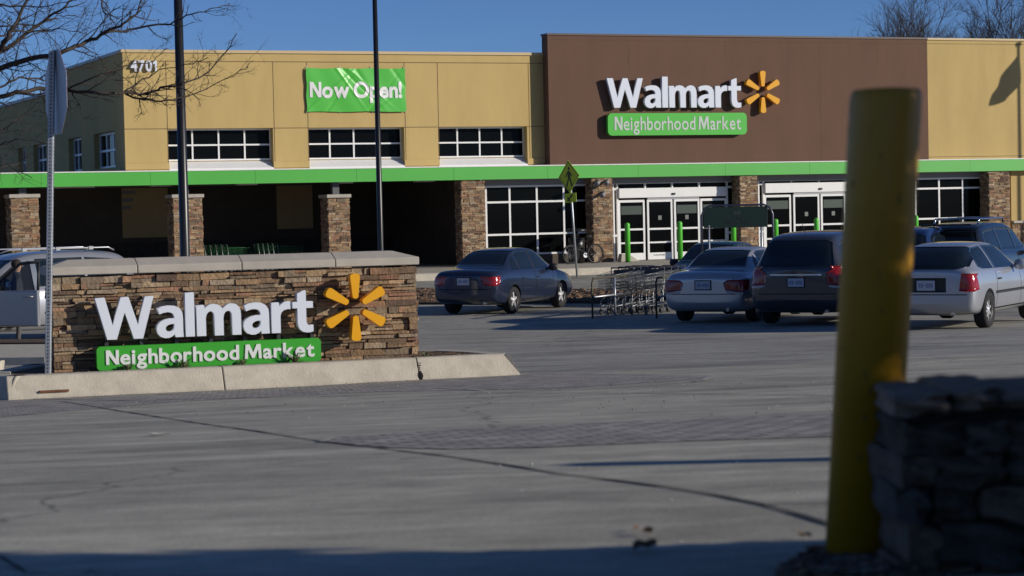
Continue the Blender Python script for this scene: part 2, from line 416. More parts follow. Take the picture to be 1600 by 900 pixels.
M_lt = mat('pale_joint', (.42, .40, .37), .9, noise=.3, nscale=6)
strip('gutter_joint', [(95, 628), (200, 645), (300, 661), (400, 675), (500, 691), (600, 703), (700, 715), (800, 730), (870, 742), (960, 753), (1050, 765), (1120, 777), (1190, 791), (1250, 808), (1320, 830)], .022, M_crack, noisew=.4)
strip('gutter_joint', [(0, 622), (200, 627), (450, 622), (700, 615), (1000, 616), (1360, 620)], .03, M_crack, dz=.0085, noisew=.4)
strip('pale_joint_line', [(503, 693), (520, 686), (580, 681), (700, 674), (850, 667), (1000, 660), (1150, 654), (1330, 649)], .035, M_lt, dz=.012, noisew=.3)
strip('pale_joint_line', [(1195, 792), (1240, 789), (1330, 787)], .02, M_lt, dz=.009)
strip('pale_joint_line', [(1085, 598), (1100, 595), (1110, 590)], .06, M_lt, dz=.012)
strip('pale_joint_line', [(680, 607), (760, 612), (900, 610), (1000, 604), (1085, 598)], .03, M_lt, dz=.012, noisew=.5)
strip('gutter_joint', [(0, 872), (40, 898)], .01, M_crack)
def region(name, top, bot, mt, dz):
    n = 60; T = []; B = []
    def rs(P):
        out = []; xs = [p[0] for p in P]
        for i in range(n+1):
            x = xs[0]+(xs[-1]-xs[0])*i/n
            for a, b in zip(P, P[1:]):
                if a[0] <= x <= b[0]: out.append((x, a[1]+(b[1]-a[1])*(x-a[0])/(b[0]-a[0]))); break
        return out
    T, B = rs(top), rs(bot); mb = MB(); m = 10
    for (a, b) in zip(T, B):
        ga, gb = ground(*a), ground(*b)
        for j in range(m+1):
            q = ga.lerp(gb, j/m); mb.v.append((q.x, q.y, TZ(q.x, q.y)+dz))
    for i in range(len(T)-1):
        for j in range(m): mb.face([i*(m+1)+j, (i+1)*(m+1)+j, (i+1)*(m+1)+j+1, i*(m+1)+j+1])
    o = mb.build(name, mt); o['kind'] = 'structure'; return o
region('stamped_crosswalk', [(505, 692), (520, 686), (580, 681), (700, 674), (850, 667), (1000, 660), (1150, 654), (1420, 646)], [(505, 692.5), (600, 701), (700, 704), (850, 701), (1050, 692), (1420, 680)], M_pav, .008)
region('paver_band', [(-20, 622), (200, 617), (450, 606), (700, 591), (820, 583), (830, 582.5), (1110, 588)], [(-20, 655), (130, 641), (300, 627), (600, 613), (830, 609), (900, 607), (1110, 592)], M_pav, .0065)

# ------------------------------------------------------------------ monument sign and its kerbed island
MO = ground(400, 607)
MF = Frame(Vector((MO.x, MO.y, TZ(MO.x, MO.y))), 18.5)
MF.O += MF.n*.0
msz = MF.O.z
ml, mr_ = MF.U(12, 0, 612), MF.U(822, 0, 580)
WY = .62                                       # wall face behind the kerb line
x0, zb0 = MF(84, 580, WY); x1, _ = MF(652, 560, WY)
_, ztop = MF(400, 424, WY); _, zcap0 = MF(400, 421, WY-.06); _, zcap1 = MF(400, 409, WY-.06)
mono = thing('monument_sign', 'stacked stone monument sign with grey cap, white letters, green panel and amber starburst', 'sign', MF.O, MF.a)
rs_ = random.Random(3)
mb = MB(); DW = .46
ledge(mb, x0, x1, .05, ztop, WY, rs_, hmin=.026, hmax=.088, lmin=.07, lmax=.42, out=.065)
T = Matrix.Rotation(R(90), 4, 'Z'); ledge(mb, WY, WY+DW, .05, ztop, -x1, rs_, M=T, hmin=.03, hmax=.08, lmin=.1, lmax=.3, out=.03)
T = Matrix.Rotation(R(-90), 4, 'Z'); ledge(mb, -WY-DW, -WY, .05, ztop, x0, rs_, M=T, hmin=.03, hmax=.08, lmin=.1, lmax=.3, out=.03)
T = Matrix.Rotation(R(180), 4, 'Z'); ledge(mb, -x1, -x0, .05, ztop, -WY-DW, rs_, M=T, hmin=.04, hmax=.09, lmin=.2, lmax=.5, out=.03)
mb.c = (.07, .055, .045); mb.box(x0+.02, x1-.02, WY+.02, WY+DW-.02, 0, ztop-.005)
mb.build('stone_wall', M_stone, mono)
# hipped cap in five cast pieces
mb = MB(); cx0, cx1 = x0-.06, x1+.03; cy0, cy1 = WY-.07, WY+DW+.07; zc0, zc1 = zcap0, zcap1; zr = zc1+.075
cuts = [cx0, MF.U(205, WY), MF.U(377, WY), MF.U(516, WY), cx1]; cuts[1] = MF.U(100, WY)+1.05; 
cuts = sorted([cx0, MF.U(210, WY), MF.U(373, WY), MF.U(519, WY), cx1])
ym = (cy0+cy1)/2; hip = .26
for i, (a, b) in enumerate(zip(cuts, cuts[1:])):
    a2 = a+(0 if i == 0 else .004); b2 = b-(0 if i == len(cuts)-2 else .004)
    ra = a2+(hip if i == 0 else 0); rb = b2-(hip if i == len(cuts)-2 else 0)
    rf = cy0+.20; rk = cy1-.20
    V = [(a2, cy0, zc0), (b2, cy0, zc0), (b2, cy1, zc0), (a2, cy1, zc0), (a2, cy0, zc1), (b2, cy0, zc1), (b2, cy1, zc1), (a2, cy1, zc1), (ra, rf, zr), (rb, rf, zr), (rb, rk, zr), (ra, rk, zr)]
    mb.add(V, [(0,3,2,1),(0,1,5,4),(1,2,6,5),(2,3,7,6),(3,0,4,7),(4,5,9,8),(5,6,10,9),(6,7,11,10),(7,4,8,11),(8,9,10,11)])
mb.build('cap', M_cap, mono, bevel=.008, seg=2)
def M3(px, py): return MF(px, py, WY-.27)
LD = .19
a, zb_ = M3(150, 533); b, _ = M3(490, 515); zt = M3(155, 464)[1]; zb2 = M3(480, 516)[1]; zb_ = (M3(185, 533)[1]+zb2)/2
hc = ((M3(162, 466)[1]-M3(185, 533)[1]) + (M3(290, 461)[1]-M3(290, 526)[1]))/2
for ch, me in lay('Walmart', a, b, zb_, hc*.985, .13, WY-.27, gap=.036): mobj('letter', me, [M_letter, M_lside], mono)
px0, pz1 = M3(152, 546); px1, pz1b = M3(503, 525); pzt = (pz1+pz1b)/2; pzb = (M3(154, 580)[1]+M3(502, 565)[1])/2
mb = MB(); mb.prism(rrect(px0, px1, pzb, pzt, .045), WY-.21, WY-.10); pan = mb.build('name_panel', M_gsign, mono)
a = M3(167, 570)[0]; b = M3(493, 553)[0]; zt2 = (M3(175, 549)[1]+M3(400, 537)[1])/2; zb3 = (M3(175, 572)[1]+M3(400, 559)[1])/2
tm = join_meshes([m for c, m in lay('Neighborhood Market', a, b, zb3, zt2-zb3, .012, WY-.222, offset=.026, gap=.06, space=.2)])
mobj('lettering', tm, [mat('white_vinyl', (.72, .74, .72), .4), M_white], pan)
sx, sz = M3(556, 480); rr = (M3(556, 427)[1]-M3(556, 533)[1])/2
for k in range(6): spoke(sx, sz, rr, 90+60*k, WY-.27, WY-.14, 'spoke', mono)
for k in range(7):
    mb = MB(); xx = px0+.1+k*(px1-px0-.2)/6; mb.box(xx, xx+.04, WY-.14, WY, pzt-.06, pzt+.05); mb.build('mounting_bracket', M_lside, mono)

# the kerbed island it stands in
isl = MB()
def kerb_run(mb, P, h=.15, wb=.2, wt=.12, z0k=None):
    """kerb following ground points; battered outer face on the left side of travel"""
    n = len(P); o = len(mb.v)
    for i, p in enumerate(P):
        t = (P[min(i+1, n-1)]-P[max(i-1, 0)]); t.z = 0; t.normalize(); q = Vector((-t.y, t.x, 0))
        z = max(TZ(p.x, p.y), z0k) if z0k is not None else TZ(p.x, p.y)
        for d, hh in ((0, -.3), (0, .02), (wb-wt, h-.02), (wb-wt+.02, h), (wb, h), (wb, -.06)):
            v = p+q*d; mb.v.append((v.x, v.y, z+hh))
    for i in range(n-1):
        for k in range(5): mb.face([o+i*6+k, o+i*6+k+1, o+(i+1)*6+k+1, o+(i+1)*6+k])
    mb.face([o+k for k in range(6)]); mb.face([o+(n-1)*6+k for k in range(6)][::-1])
def mloc(x, y): return MF.O + MF.u*x + MF.n*y
KH = MF(400, 571, .1)[1]
segs = [ml, MF.U(352, 0, 600), MF.U(657, 0, 590), mr_-.06]
kb = thing('kerb', 'battered pale concrete kerb round the bed of the stone monument sign', 'kerb', (0, 0, 0))
for i, (a, b) in enumerate(zip(segs, segs[1:])):
    mb = MB(); P = [mloc(a+(b-a-.012)*k/8, 0) for k in range(9)]
    if i == 2:   # curve round the right tip and run back behind the bed
        c = mloc(b-.25, .45)
        for k in range(1, 8):
            an = R(-60+k*24); P.append(mloc(b-.30+.34*math.cos(an), .33+.30*math.sin(an)))
        P = P[:-3]+[mloc(b-.16, .95), mloc(b-.42, 1.42), mloc(b-.9, 1.72), mloc(b-1.6, 1.88), mloc(b-2.6, 1.98), mloc(x0-.2, 2.05)]
    kerb_run(mb, P, KH, .30, .19, msz)
    mb.build('kerb_stone', M_kerb, kb, bevel=.01, seg=2)
mb = MB(); P = [mloc(ml, 0.02), mloc(ml-.22, .35), mloc(ml-.15, 1.1), mloc(x0-.2, 2.05)]
kerb_run(mb, P[::-1], KH, .30, .19, msz); mb.build('kerb_stone', M_kerb, kb, bevel=.01)
# rusty drain slot
mb = MB(); a_, _ = MF(62, 612, -.0); b_, _ = MF(108, 611, 0); mb.box(a_, b_, .0, .03, MF(85, 613, 0)[1], MF(85, 609.5, 0)[1]); o = mb.build('drain_slot', mat('rust', (.14, .06, .03), .9, noise=.4), None)
o.parent = kb; o.matrix_parent_inverse = Matrix.Identity(4); o.location = MF.O; o.rotation_euler = (0, 0, MF.a)
# break in the kerb
mb = MB(); rr_ = random.Random(5); cxk, czk = MF(657, 577, .03)
for k in range(9): zz = MF(657, 590-k*3, .05)[1]; s = .014+.012*math.sin(k*1.1); mb.box(cxk-s+rr_.uniform(-.006, .006), cxk+s, -.012+.014*k, .02+.014*k, zz-.02, zz+.012, None, .004, rr_)
o = mb.build('broken_joint', M_well, kb); o.location = MF.O; o.rotation_euler = (0, 0, MF.a)
mb = MB(); mb.v = [tuple(mloc(x, y)+Vector((0, 0, KH-.025))) for x, y in ((ml, .2), (mr_-.5, .2), (mr_-.3, .5), (mr_-.55, 1.25), (mr_-1.0, 1.55), (mr_-2, 1.75), (x0-.2, 1.9), (ml, .9))]
mb.face(list(range(8))); o = mb.build('planting_bed', M_mulch); o['kind'] = 'structure'
mb = MB(); rr_ = random.Random(11)
for k in range(2200):
    p = mloc(rr_.uniform(ml+.2, mr_-.5), rr_.uniform(.24, .56)); p.z = msz+KH-.025
    if k > 500:
        xq = rr_.uniform(x1-.3, mr_-.45); p = mloc(xq, rr_.uniform(.25, min(1.6, .95+(mr_-.6-xq)*.6))); p.z = msz+KH-.025
    s = rr_.uniform(.012, .03); M = Matrix.Translation(p) @ Matrix.Rotation(rr_.uniform(0, 6), 4, 'Z') @ Matrix.Rotation(rr_.uniform(-.6, .6), 4, 'X')
    k2 = rr_.uniform(.5, 1.5); mb.c = (.10*k2, .065*k2, .04*k2); mb.box(-s*1.5, s*1.5, -s*.5, s*.5, -.004, s*.5, M)
tag(mb.build('mulch_chips', mat('mulch_chip', (1, 1, 1), 1, attr=True)), 'brown mulch chips in the bed round the stone sign', 'mulch', kind='stuff')
# low spiky plants in front of the green panel
M_plant = mat('dusty_leaf', (.13, .15, .07), .8, noise=.4, nscale=9)
PL = [(199, 573, .9, 'leftmost spiky low plant, in front of the first letters of the green panel'), (286, 570, 1.0, 'spiky low plant in front of the middle left of the green panel, above the kerb'), (378, 566, .7, 'smallest flattest spiky plant, in front of the middle of the green panel'), (460, 563, 1.1, 'spiky low plant by the right end of the green panel'), (664, 552, .6, 'dry little plant at the right corner of the stone sign')]
for i, (px, py, s, lb) in enumerate(PL):
    rr_ = random.Random(40+i); x, _ = MF(px, py, .36)
    root = thing('low_plant', lb, 'plant', mloc(x, .34)+Vector((0, 0, KH-.02)), 0, 'low spiky plants in the sign bed')
    mb = MB()
    for k in range(34):
        an = rr_.uniform(0, 6.28); L = rr_.uniform(.12, .21)*s; el = rr_.uniform(.1, 1.2); d = Vector((math.cos(an)*math.cos(el), math.sin(an)*math.cos(el), math.sin(el)))
        sd = Vector((-d.y, d.x, 0)).normalized()*.009; p1 = d*L*.55+Vector((0, 0, .01)); p2 = d*L+Vector((0, 0, -.03*s))
        mb.add([-sd, sd, p1+sd, p1-sd, p2], [(0,1,2,3), (3,2,4)])
    mb.build('foliage', M_plant, root, fix=False)
    MB().tube([(0, 0, 0), (0, 0, .03)], .012, 6).build('stem', mat('dry_stem', (.12, .09, .05), .9), root)

# ------------------------------------------------------------------ store
D0 = ray(968, 408); P0 = CP + D0*(81/D0.y)
SF = Frame(P0, 23.0); SF.O = P0 - SF.n*.35      # y = 0 is the brown wall face, the glass is .35 behind it
S = SF
store = thing('store_building', 'long tan and brown stucco supermarket with green fascia band and stone columns', 'building', S.O, S.a)
GY = .35; TY = .45; FY = -.38
def Z(px, py, y=0): return S(px, py, y)[1]
def U(px, y=0, py=300): return S(px, py, y)[0]
zf0 = (Z(860, 281, FY)+Z(530, 286.5, FY)+Z(1560, 263.4, FY))/3; zf1 = (Z(860, 262, FY)+Z(530, 265, FY)+Z(1560, 245.5, FY))/3
print('fascia', zf0, zf1)
uc = U(194, TY, 180); ub0, ub1 = U(857.3, 0, 150), U(1450, 0, 150); ur = ub1+16
zt_tan = (Z(650, 86, TY)+Z(400, 81, TY)+Z(840, 88, TY))/3; zt_br = (Z(900, 57.5, 0)+Z(1400, 59, 0))/2
print('tops', zt_tan, zt_br, 'u', uc, ub0, ub1)
zw1 = (Z(340, 199, TY)+Z(750, 199, TY)+Z(550, 199, TY))/3; zw0 = (Z(340, 249, TY+.2)+Z(550, 249, TY+.2)+Z(750, 247, TY+.2))/3
wins = [(U(263, TY, 225), U(427, TY, 225)), (U(482, TY, 225), U(632, TY, 225)), (U(685, TY, 225), U(824, TY, 225))]
# tan wall left of the brown part, with the three window openings
mb = MB(); T0, T1 = TY, TY+.42
mb.box(uc, ub0-.002, T0, T1, zw1, zt_tan)
e = [uc]+[q for w_ in wins for q in w_]+[ub0-.002]
for i in range(0, len(e), 2): mb.box(e[i], e[i+1], T0, T1, zf1-.3, zw1-.001)
for (a, b) in wins: mb.box(a+.001, b-.001, T0+.36, T1, zf1-.3, zw0-.001)
mb.build('tan_wall', M_tan, store)
mb = MB()
for px in (260, 427, 480, 632, 684, 826): u = U(px, TY, 140); mb.box(u-.012, u+.012, T0-.003, T0+.01, zf1+.05, zt_tan-.28)
mb.box(uc+.01, ub0-.01, T0-.0035, T0+.01, zt_tan-.30, zt_tan-.275)
for i in range(0, len(e), 2): mb.box(e[i]+.004, e[i+1]-.004, T0-.003, T0+.01, zw1-.02, zw1+.004)
mb.build('wall_joint', M_joint, store)
for i in range(0, len(e), 2):
    mb = MB(); mb.box(e[i]-.02, min(e[i+1]+.02, ub0-.004), T0-.04, T0-.002, zf1+.08, zf1+.30); mb.build('base_band', M_tan, store, bevel=.01)
mb = MB(); mb.box(uc-.06, ub0-.003, T0-.05, T1+.05, zt_tan, zt_tan+.10); mb.build('parapet_coping', mat('tan_metal', (.55, .42, .23), .5), store)
def window(a, b, z0, z1, y, nv, hs, name='window', t=.055, glass=True, vt=None):
    mb = MB(); mb.box(a, b, y+.045, y+.055, z0, z1); g = mb.build(name, M_glass, store)
    mb = MB()
    for i in range(nv+1):
        u = a+(b-a)*i/nv if vt is None else vt[i]; tt = t/2
        mb.box(max(u-tt, a), min(u+tt, b), y, y+.07, z0, z1)
    for h in hs: mb.box(a, b, y-.002, y+.068, h-t/2, h+t/2)
    mb.build('frame', M_mull, g); return g
for (a, b) in wins:
    window(a, b, zw0, zw1, T0+.34, 4, [zw0+.03, (zw0+zw1)/2-.01, zw1-.03])
    mb = MB(); V = [(a+.003, T0+.335, zw0-.03), (b-.003, T0+.335, zw0-.03), (b-.003, T0-.03, zf1+.10), (a+.003, T0-.03, zf1+.10), (a+.003, T0+.335, zf1-.05), (b-.003, T0+.335, zf1-.05), (b-.003, T0-.03, zf1-.05), (a+.003, T0-.03, zf1-.05)]
    mb.add(V, [(0,1,2,3),(4,5,6,7),(0,1,5,4),(1,2,6,5),(2,3,7,6),(3,0,4,7)]); mb.build('sloped_sill', M_white, store)
# left return wall (in shade), lower further back
def side(px, py):
    d = ray(px, py); P = S.O+S.u*uc; n = S.u; t = (P-CP).dot(n)/d.dot(n); H = CP+d*t-S.O
    return H.dot(S.n), H.z
y1s = side(104, 102)[0]; zlow = side(60, 152)[1]; print('side', y1s, zlow, side(30, 160))
y1s = min(max(y1s, 4), 12)
win_s = []
for pa, pb in ((180, 147), (127, 107), (72, 52), (40, 28)):
    ya, yb = side(pa, 230)[0], side(pb, 230)[0]; win_s.append((ya, yb))
print('side windows', win_s)
mb = MB(); X0, X1 = uc, uc+.35; yy = T1+.002
mb.box(X0, X1, yy, y1s, zw1, zt_tan); mb.box(X0, X1, y1s, 40, zw1, zlow)
zz0 = zw0-.15; last = yy
for (ya, yb) in win_s:
    mb.box(X0, X1, last, ya, zf1-.4, zw1); mb.box(X0, X1, ya, yb, zf1-.4, zz0); last = yb
mb.box(X0, X1, last, 40, zf1-.4, zw1)
mb.box(X0+.01, X1+8, 39.9, 40, zf1-.4, zlow); mb.build('side_wall', M_tan, store)
mb = MB(); mb.box(X0-.06, X1+.05, T1+.06, y1s+.06, zt_tan, zt_tan+.10); mb.box(X0-.06, X1+.05, y1s+.061, 40, zlow, zlow+.12); mb.build('parapet_coping', mat('grey_metal', (.40, .41, .42), .5), store)
for (ya, yb) in win_s:
    mb = MB(); mb.box(X0+.26, X0+.27, ya, yb, zz0, zw1); g = mb.build('window', M_glass, store)
    mb = MB()
    for i in range(4): q = ya+(yb-ya)*i/3; mb.box(X0+.2, X0+.259, q-.04, q+.04, zz0, zw1)
    for h in (zz0+.04, (zz0+zw1)/2, zw1-.04): mb.box(X0+.197, X0+.259, ya, yb, h-.04, h+.04)
    mb.build('frame', M_mull, g)
# roof deck
mb = MB(); mb.box(uc+.36, ur, T1+.01, 40, zt_tan-1.0, zt_tan-.8); mb.build('roof', M_grey, store)
# brown block
mb = MB(); mb.box(ub0, ub1-.006, 0, .52, zf1-.02, zt_br); mb.build('brown_wall', M_brown, store)
mb = MB(); mb.box(ub0-.03, ub1-.006, -.04, .55, zt_br, zt_br+.07); mb.build('brown_coping', mat('dark_brown_metal', (.09, .055, .042), .5), store)
mb = MB()
mb.box(ub0+.01, ub1-.02, -.004, .01, zt_br-.17, zt_br-.155); mb.box(ub0+.01, ub1-.02, -.004, .01, zf1+.13, zf1+.15)
for q in (.2, .45, .7, .86): u = ub0+(ub1-ub0)*q; mb.box(u-.005, u+.005, -.002, .01, zf1+.15, zt_br-.16)
mb.build('wall_joint', mat('brown_joint', (.11, .062, .045), .9), store)
# right tan block
mb = MB(); mb.box(ub1, ur, .02, 2.2, zf1-.02, zt_br-.02); 
mb.build('tan_wall', M_tan, store)
mb = MB(); mb.box(ub1, ur, -.03, 2.2, zt_br-.019, zt_br+.06); mb.build('parapet_coping', MATS['tan_metal'], store)
mb = MB(); mb.box(ub1+.01, ur, .016, .03, zt_br-.17, zt_br-.155); mb.box(ub1+.01, ur, .016, .03, zf1+.13, zf1+.15); mb.build('wall_joint', M_joint, store)
# green fascia and the soffit / canopy
ul = uc-14
mb = MB(); fy1 = FY+.07; e2 = [ul]+[ul+3.66*k for k in range(1, 40) if ul+3.66*k < ur]+[ur]
for a, b in zip(e2, e2[1:]): mb.box(a+.004, b-.004, FY, fy1, zf0, zf1)
mb.build('fascia', M_green, store)
mb = MB(); mb.box(ul, ur, FY-.02, FY+.10, zf1+.002, zf1+.035); mb.box(ul, ub0-.3, FY+.101, TY-.003, zf1+.002, zf1+.03); mb.box(ub0-.3, ub1, FY+.101, -.001, zf1+.002, zf1+.03); mb.box(ub1, ur, FY+.101, .018, zf1+.002, zf1+.03); mb.build('fascia_cap', M_white, store)
ue = U(758, GY, 330)                           # left end of the glazed front
BW = 9.5
mb = MB(); mb.box(ul, ue-.02, fy1+.002, BW+.3, zf0+.05, zf0+.22); mb.box(ue, ur, fy1+.002, GY+.5, zf0+.04, zf0+.2)
mb.build('soffit', mat('soffit_metal', (.16, .15, .15), .7), store)
mb = MB(); mb.box(ue, ur, GY-.06, GY+.3, zf0-.22, zf0+.04); mb.build('glazing_head', M_grey, store)
# drive-through: back wall and partition
mb = MB(); mb.box(ul, ue, BW, BW+.3, 0, zf0+.05); mb.box(ue-.3, ue-.01, GY+.4, BW-.001, 0, zf0+.049); mb.build('drive_through_wall', M_dark, store)  # wall colour set near black to stand for deep shade under the canopy
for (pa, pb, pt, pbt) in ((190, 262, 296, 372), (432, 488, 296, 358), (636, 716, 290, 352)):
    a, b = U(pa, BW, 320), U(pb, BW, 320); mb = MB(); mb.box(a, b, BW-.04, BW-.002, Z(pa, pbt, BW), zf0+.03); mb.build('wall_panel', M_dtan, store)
mb = MB(); a, b = U(670, BW, 380), U(712, BW, 380); mb.box(a, b, BW-.05, BW-.003, .0, 2.1); mb.build('door', M_dark, store)
mb = MB(); mb.box(ul, ue-.31, BW-.12, BW-.041, .0, 1.05); mb.build('wainscot', mat('dark_stone_wainscot', (.05, .04, .033), .9, noise=.3, nscale=6), store)
for px in (100, 130, 250, 385, 535, 662):
    u = U(px, 1.2, 290); mb = MB(); mb.box(u-.35, u+.35, 1.0, 1.35, zf0-.03, zf0+.049); mb.build('soffit_light', mat('lamp_cover', (.55, .55, .5), .4), store)
mb = MB()
for k in range(3): a, b = U(190, BW, 310), U(212, BW, 310); z = Z(200, 300+k*12, BW); mb.box(a, b-.1*k, BW-.055, BW-.041, z-.08, z+.06)
mb.build('small_wall_sign', mat('pale_grey', (.2, .2, .2), .7), store)
# walkway slab
SY = -6.0
mb = MB(); mb.box(ul-6, ur, SY, 40, -.8, 0); o = mb.build('walkway', M_walk, None, bevel=.02); o.location = S.O; o.rotation_euler = (0, 0, S.a); o['kind'] = 'structure'
mb = MB(); mb.box(ul-6, ur, SY-.16, SY-.004, -.8, -.012); o = mb.build('store_kerb', M_kerb, None, bevel=.02); o.location = S.O; o.rotation_euler = (0, 0, S.a); o['kind'] = 'structure'
# stone columns
rc = random.Random(21)
CY0 = -.30
def colm(pa, pb, capped):
    a, b = U(pa, CY0, 350), U(pb, CY0, 350); w_ = b-a
    top = Z((pa+pb)/2, 309, CY0) if capped else zf0-.02
    y0 = -.30 if not capped else -.25
    y1 = y0+(.8 if capped else .6)
    c = pier(store, a, b, y0, y1, 0, top, rc)
    if capped:
        mb = MB(); mb.box(a-.06, b+.06, y0-.08, y1+.08, top, top+.12); mb.build('column_cap', M_cap, c, bevel=.01)
        mb = MB(); mb.box((a+b)/2-.12, (a+b)/2+.12, y0+.25, y0+.5, top+.12, zf0+.05); mb.build('steel_post', mat('grey_post', (.10, .10, .11), .5), c)
for q in ((18, 61, 1), (272, 317, 1), (514, 547, 1), (722, 758, 0), (927, 957, 0), (1157, 1184, 0), (1546, 1578, 0)): colm(*q)
# glazed front: left group, right group
def vt(*px): return [U(p, GY, 340) for p in px]
window(ue, U(926, GY, 340), .35, zf0-.22, GY, 4, [.38, Z(830, 315, GY), Z(830, 365.5, GY), zf0-.25], 'front_window', .07, vt=[U(p, GY, 340) for p in (760, 797, 839.5, 881.5, 925)])
window(U(1400, GY, 340), U(1545, GY, 340), .35, zf0-.22, GY, 4, [.38, Z(1480, 294, GY), Z(1480, 341, GY), zf0-.25], 'front_window', .07, vt=[U(p, GY, 340) for p in (1402, 1431, 1468, 1505, 1543)])
for a, b in ((ue, U(926, GY, 340)), (U(1400, GY, 340), U(1545, GY, 340))):
    mb = MB(); mb.box(a, b, GY-.03, GY+.1, 0, .35); mb.build('window_base', M_dark, store)
def entrance(pxs, hdr, xl, xr):
    u = [U(p, GY, 340) for p in pxs]; a, b = u[0], u[-1]; zh0, zh1 = Z(hdr[0], hdr[2], GY), Z(hdr[0], hdr[1], GY)
    L_, R_ = U(xl, GY, 340), U(xr, GY, 340)
    mb = MB(); mb.box(L_, R_, GY+.10, GY+.11, .0, zf0-.2); g = mb.build('entrance_glazing', M_glass, store)
    mb = MB(); t = .05
    for q in (L_+t, a, b, R_-t): mb.box(q-t*.6, q+t*.6, GY, GY+.12, 0, zf0-.2)
    for q in u[1:-1]: mb.box(q-.03, q+.03, GY+.01, GY+.11, zh1, zf0-.2)
    for z_ in (zh1-.02, .95, ): mb.box(L_, a-.031, GY+.005, GY+.115, z_-.04, z_+.04); mb.box(b+.031, R_, GY+.005, GY+.115, z_-.04, z_+.04)
    mb.box(L_, R_, GY+.012, GY+.108, zf0-.24, zf0-.19)
    mb.build('frame', M_wmet, g)
    mb = MB(); mb.box(a+.031, b-.031, GY-.08, GY+.1, zh0, zh1); mb.build('door_header', M_wmet, store, bevel=.01)
    mb = MB(); c = (u[2]); mb.box(c-.06, c+.06, GY-.13, GY-.081, zh0+.09, zh0+.16); mb.build('door_sensor', M_blackm, store)
    mb = MB(); mb.box(u[1]+.05, u[3]-.05, GY-.06, GY+.0, zh0-.07, zh0-.012); mb.build('door_track', mat('brushed_track', (.3, .3, .31), .4, metal=.5), store)
    for i in range(len(u)-1):
        p, q = u[i]+.035, u[i+1]-.035; y = GY+.02 if i in (0, 3) else GY-.04
        mb = MB(); mb.box(p+.03, q-.03, y+.02, y+.03, .1, zh0-.08); d = mb.build('sliding_door', M_glass, store)
        mb = MB(); zt_ = zh0-.075
        mb.box(p, p+.075, y, y+.05, .02, zt_); mb.box(q-.075, q, y, y+.05, .02, zt_); mb.box(p+.076, q-.076, y, y+.05, zt_-.09, zt_); mb.box(p+.076, q-.076, y, y+.05, .02, .28)
        mb.box(p+.076, q-.076, y+.002, y+.048, .63, .69); mb.box(p+.076, q-.076, y+.002, y+.048, 1.13, 1.20); mb.build('frame', M_wmet, d)
        if i in (1, 2, 3):
            mb = MB(); mb.box((p+q)/2-.07, (p+q)/2+.07, y+.008, y+.019, 1.5, 1.66); mb.build('sticker', mat('pale_sticker', (.16, .17, .16), .6), d)
        if i != 1:
            mb = MB(); mb.box(p+.12, q-.12, y+.010, y+.019, zh0-.62, zh0-.30); mb.build('poster', mat('dim_green_poster', (.018, .04, .03), .5), d)
entrance((965.5, 1009.4, 1051.6, 1093.8, 1137), (1051, 293, 308), 957.5, 1156)
entrance((1194, 1238, 1281, 1322, 1364), (1281, 285, 300), 1184.5, 1398)
mb = MB(); a, b = U(1022, GY-.07, 397), U(1039, GY-.07, 397)
tm = join_meshes([m for c, m in lay('CAUTION', a, b, .16, .05, .004, GY-.046, offset=.01)]); mobj('door_lettering', tm, [M_blackm, M_blackm], store)
# cladding below the tan wall at far right
mb = MB(); mb.box(U(1579, .1, 330), ur, .05, 1.5, 0, zf0+.04); mb.build('lower_tan_wall', M_tan, store)
mb = MB(); ledge(mb, U(1579, .1, 330), ur, 0, 1.0, .0, rc, hmin=.06, hmax=.12, lmin=.15, lmax=.5); mb.build('stone_base', M_stone, store)
mb = MB(); mb.box(U(1579, .1, 330), ur, -.1, .049, 1.0, 1.1); mb.build('stone_base_cap', M_cap, store, bevel=.01)
# security cameras on the column by the door
u = U(941, CY0, 290)
for dx, dz in ((-.2, -.12), (.18, -.1), (.0, -.55)):
    mb = MB(); mb.tube([(u+dx, CY0-.05, zf0+dz), (u+dx-.05, CY0-.25, zf0+dz-.05), (u+dx-.22, CY0-.38, zf0+dz-.12)], [.05, .06, .085], 10); mb.build('security_camera', M_grey, store)

# wall sign on the brown block
ws = thing('store_wall_sign', 'large white channel letters, amber starburst and green name panel on the brown wall', 'sign', S.O, S.a)
Yf = -.27
a, b = U(948.5, Yf, 145), U(1158, Yf, 145); zb_ = (Z(975, 170, Yf)+Z(1150, 166, Yf))/2; hc = ((Z(960, 122.5, Yf)-Z(975, 170, Yf)))
for ch, me in lay('Walmart', a, b, zb_, hc*.97, .16, Yf, gap=.036): mobj('letter', me, [M_letter, M_lside], ws)
a, b = U(950, -.27, 195), U(1167, -.27, 195); zt_, zb2 = (Z(960, 178, -.27)+Z(1160, 175, -.27))/2, (Z(960, 212.5, -.27)+Z(1160, 209.5, -.27))/2
mb = MB(); mb.prism(rrect(a, b, zb2, zt_, .17), -.27, -.1); pn = mb.build('name_panel', mat('green_panel_bright', (.06, .46, .035), .4), ws)
a, b = U(960, -.27, 195), U(1157.5, -.27, 195); h_ = Z(965, 183.5, -.27)-Z(965, 204.5, -.27); zb3 = (Z(965, 204.5, -.27)+Z(1150, 201, -.27))/2
tm = join_meshes([m for c, m in lay('Neighborhood Market', a, b, zb3, h_, .02, -.282, offset=.012, gap=.075, space=.16)]); mobj('lettering', tm, [mat('pale_letter', (.5, .56, .5), .4), M_white], pn)
sx, sz = U(1192.5, Yf, 143), Z(1192.5, 143.5, Yf); rr = (Z(1192, 111, Yf)-Z(1192, 177, Yf))/2
for k in range(6): spoke(sx, sz, rr, 90+60*k, Yf, Yf+.17, 'spoke', ws)
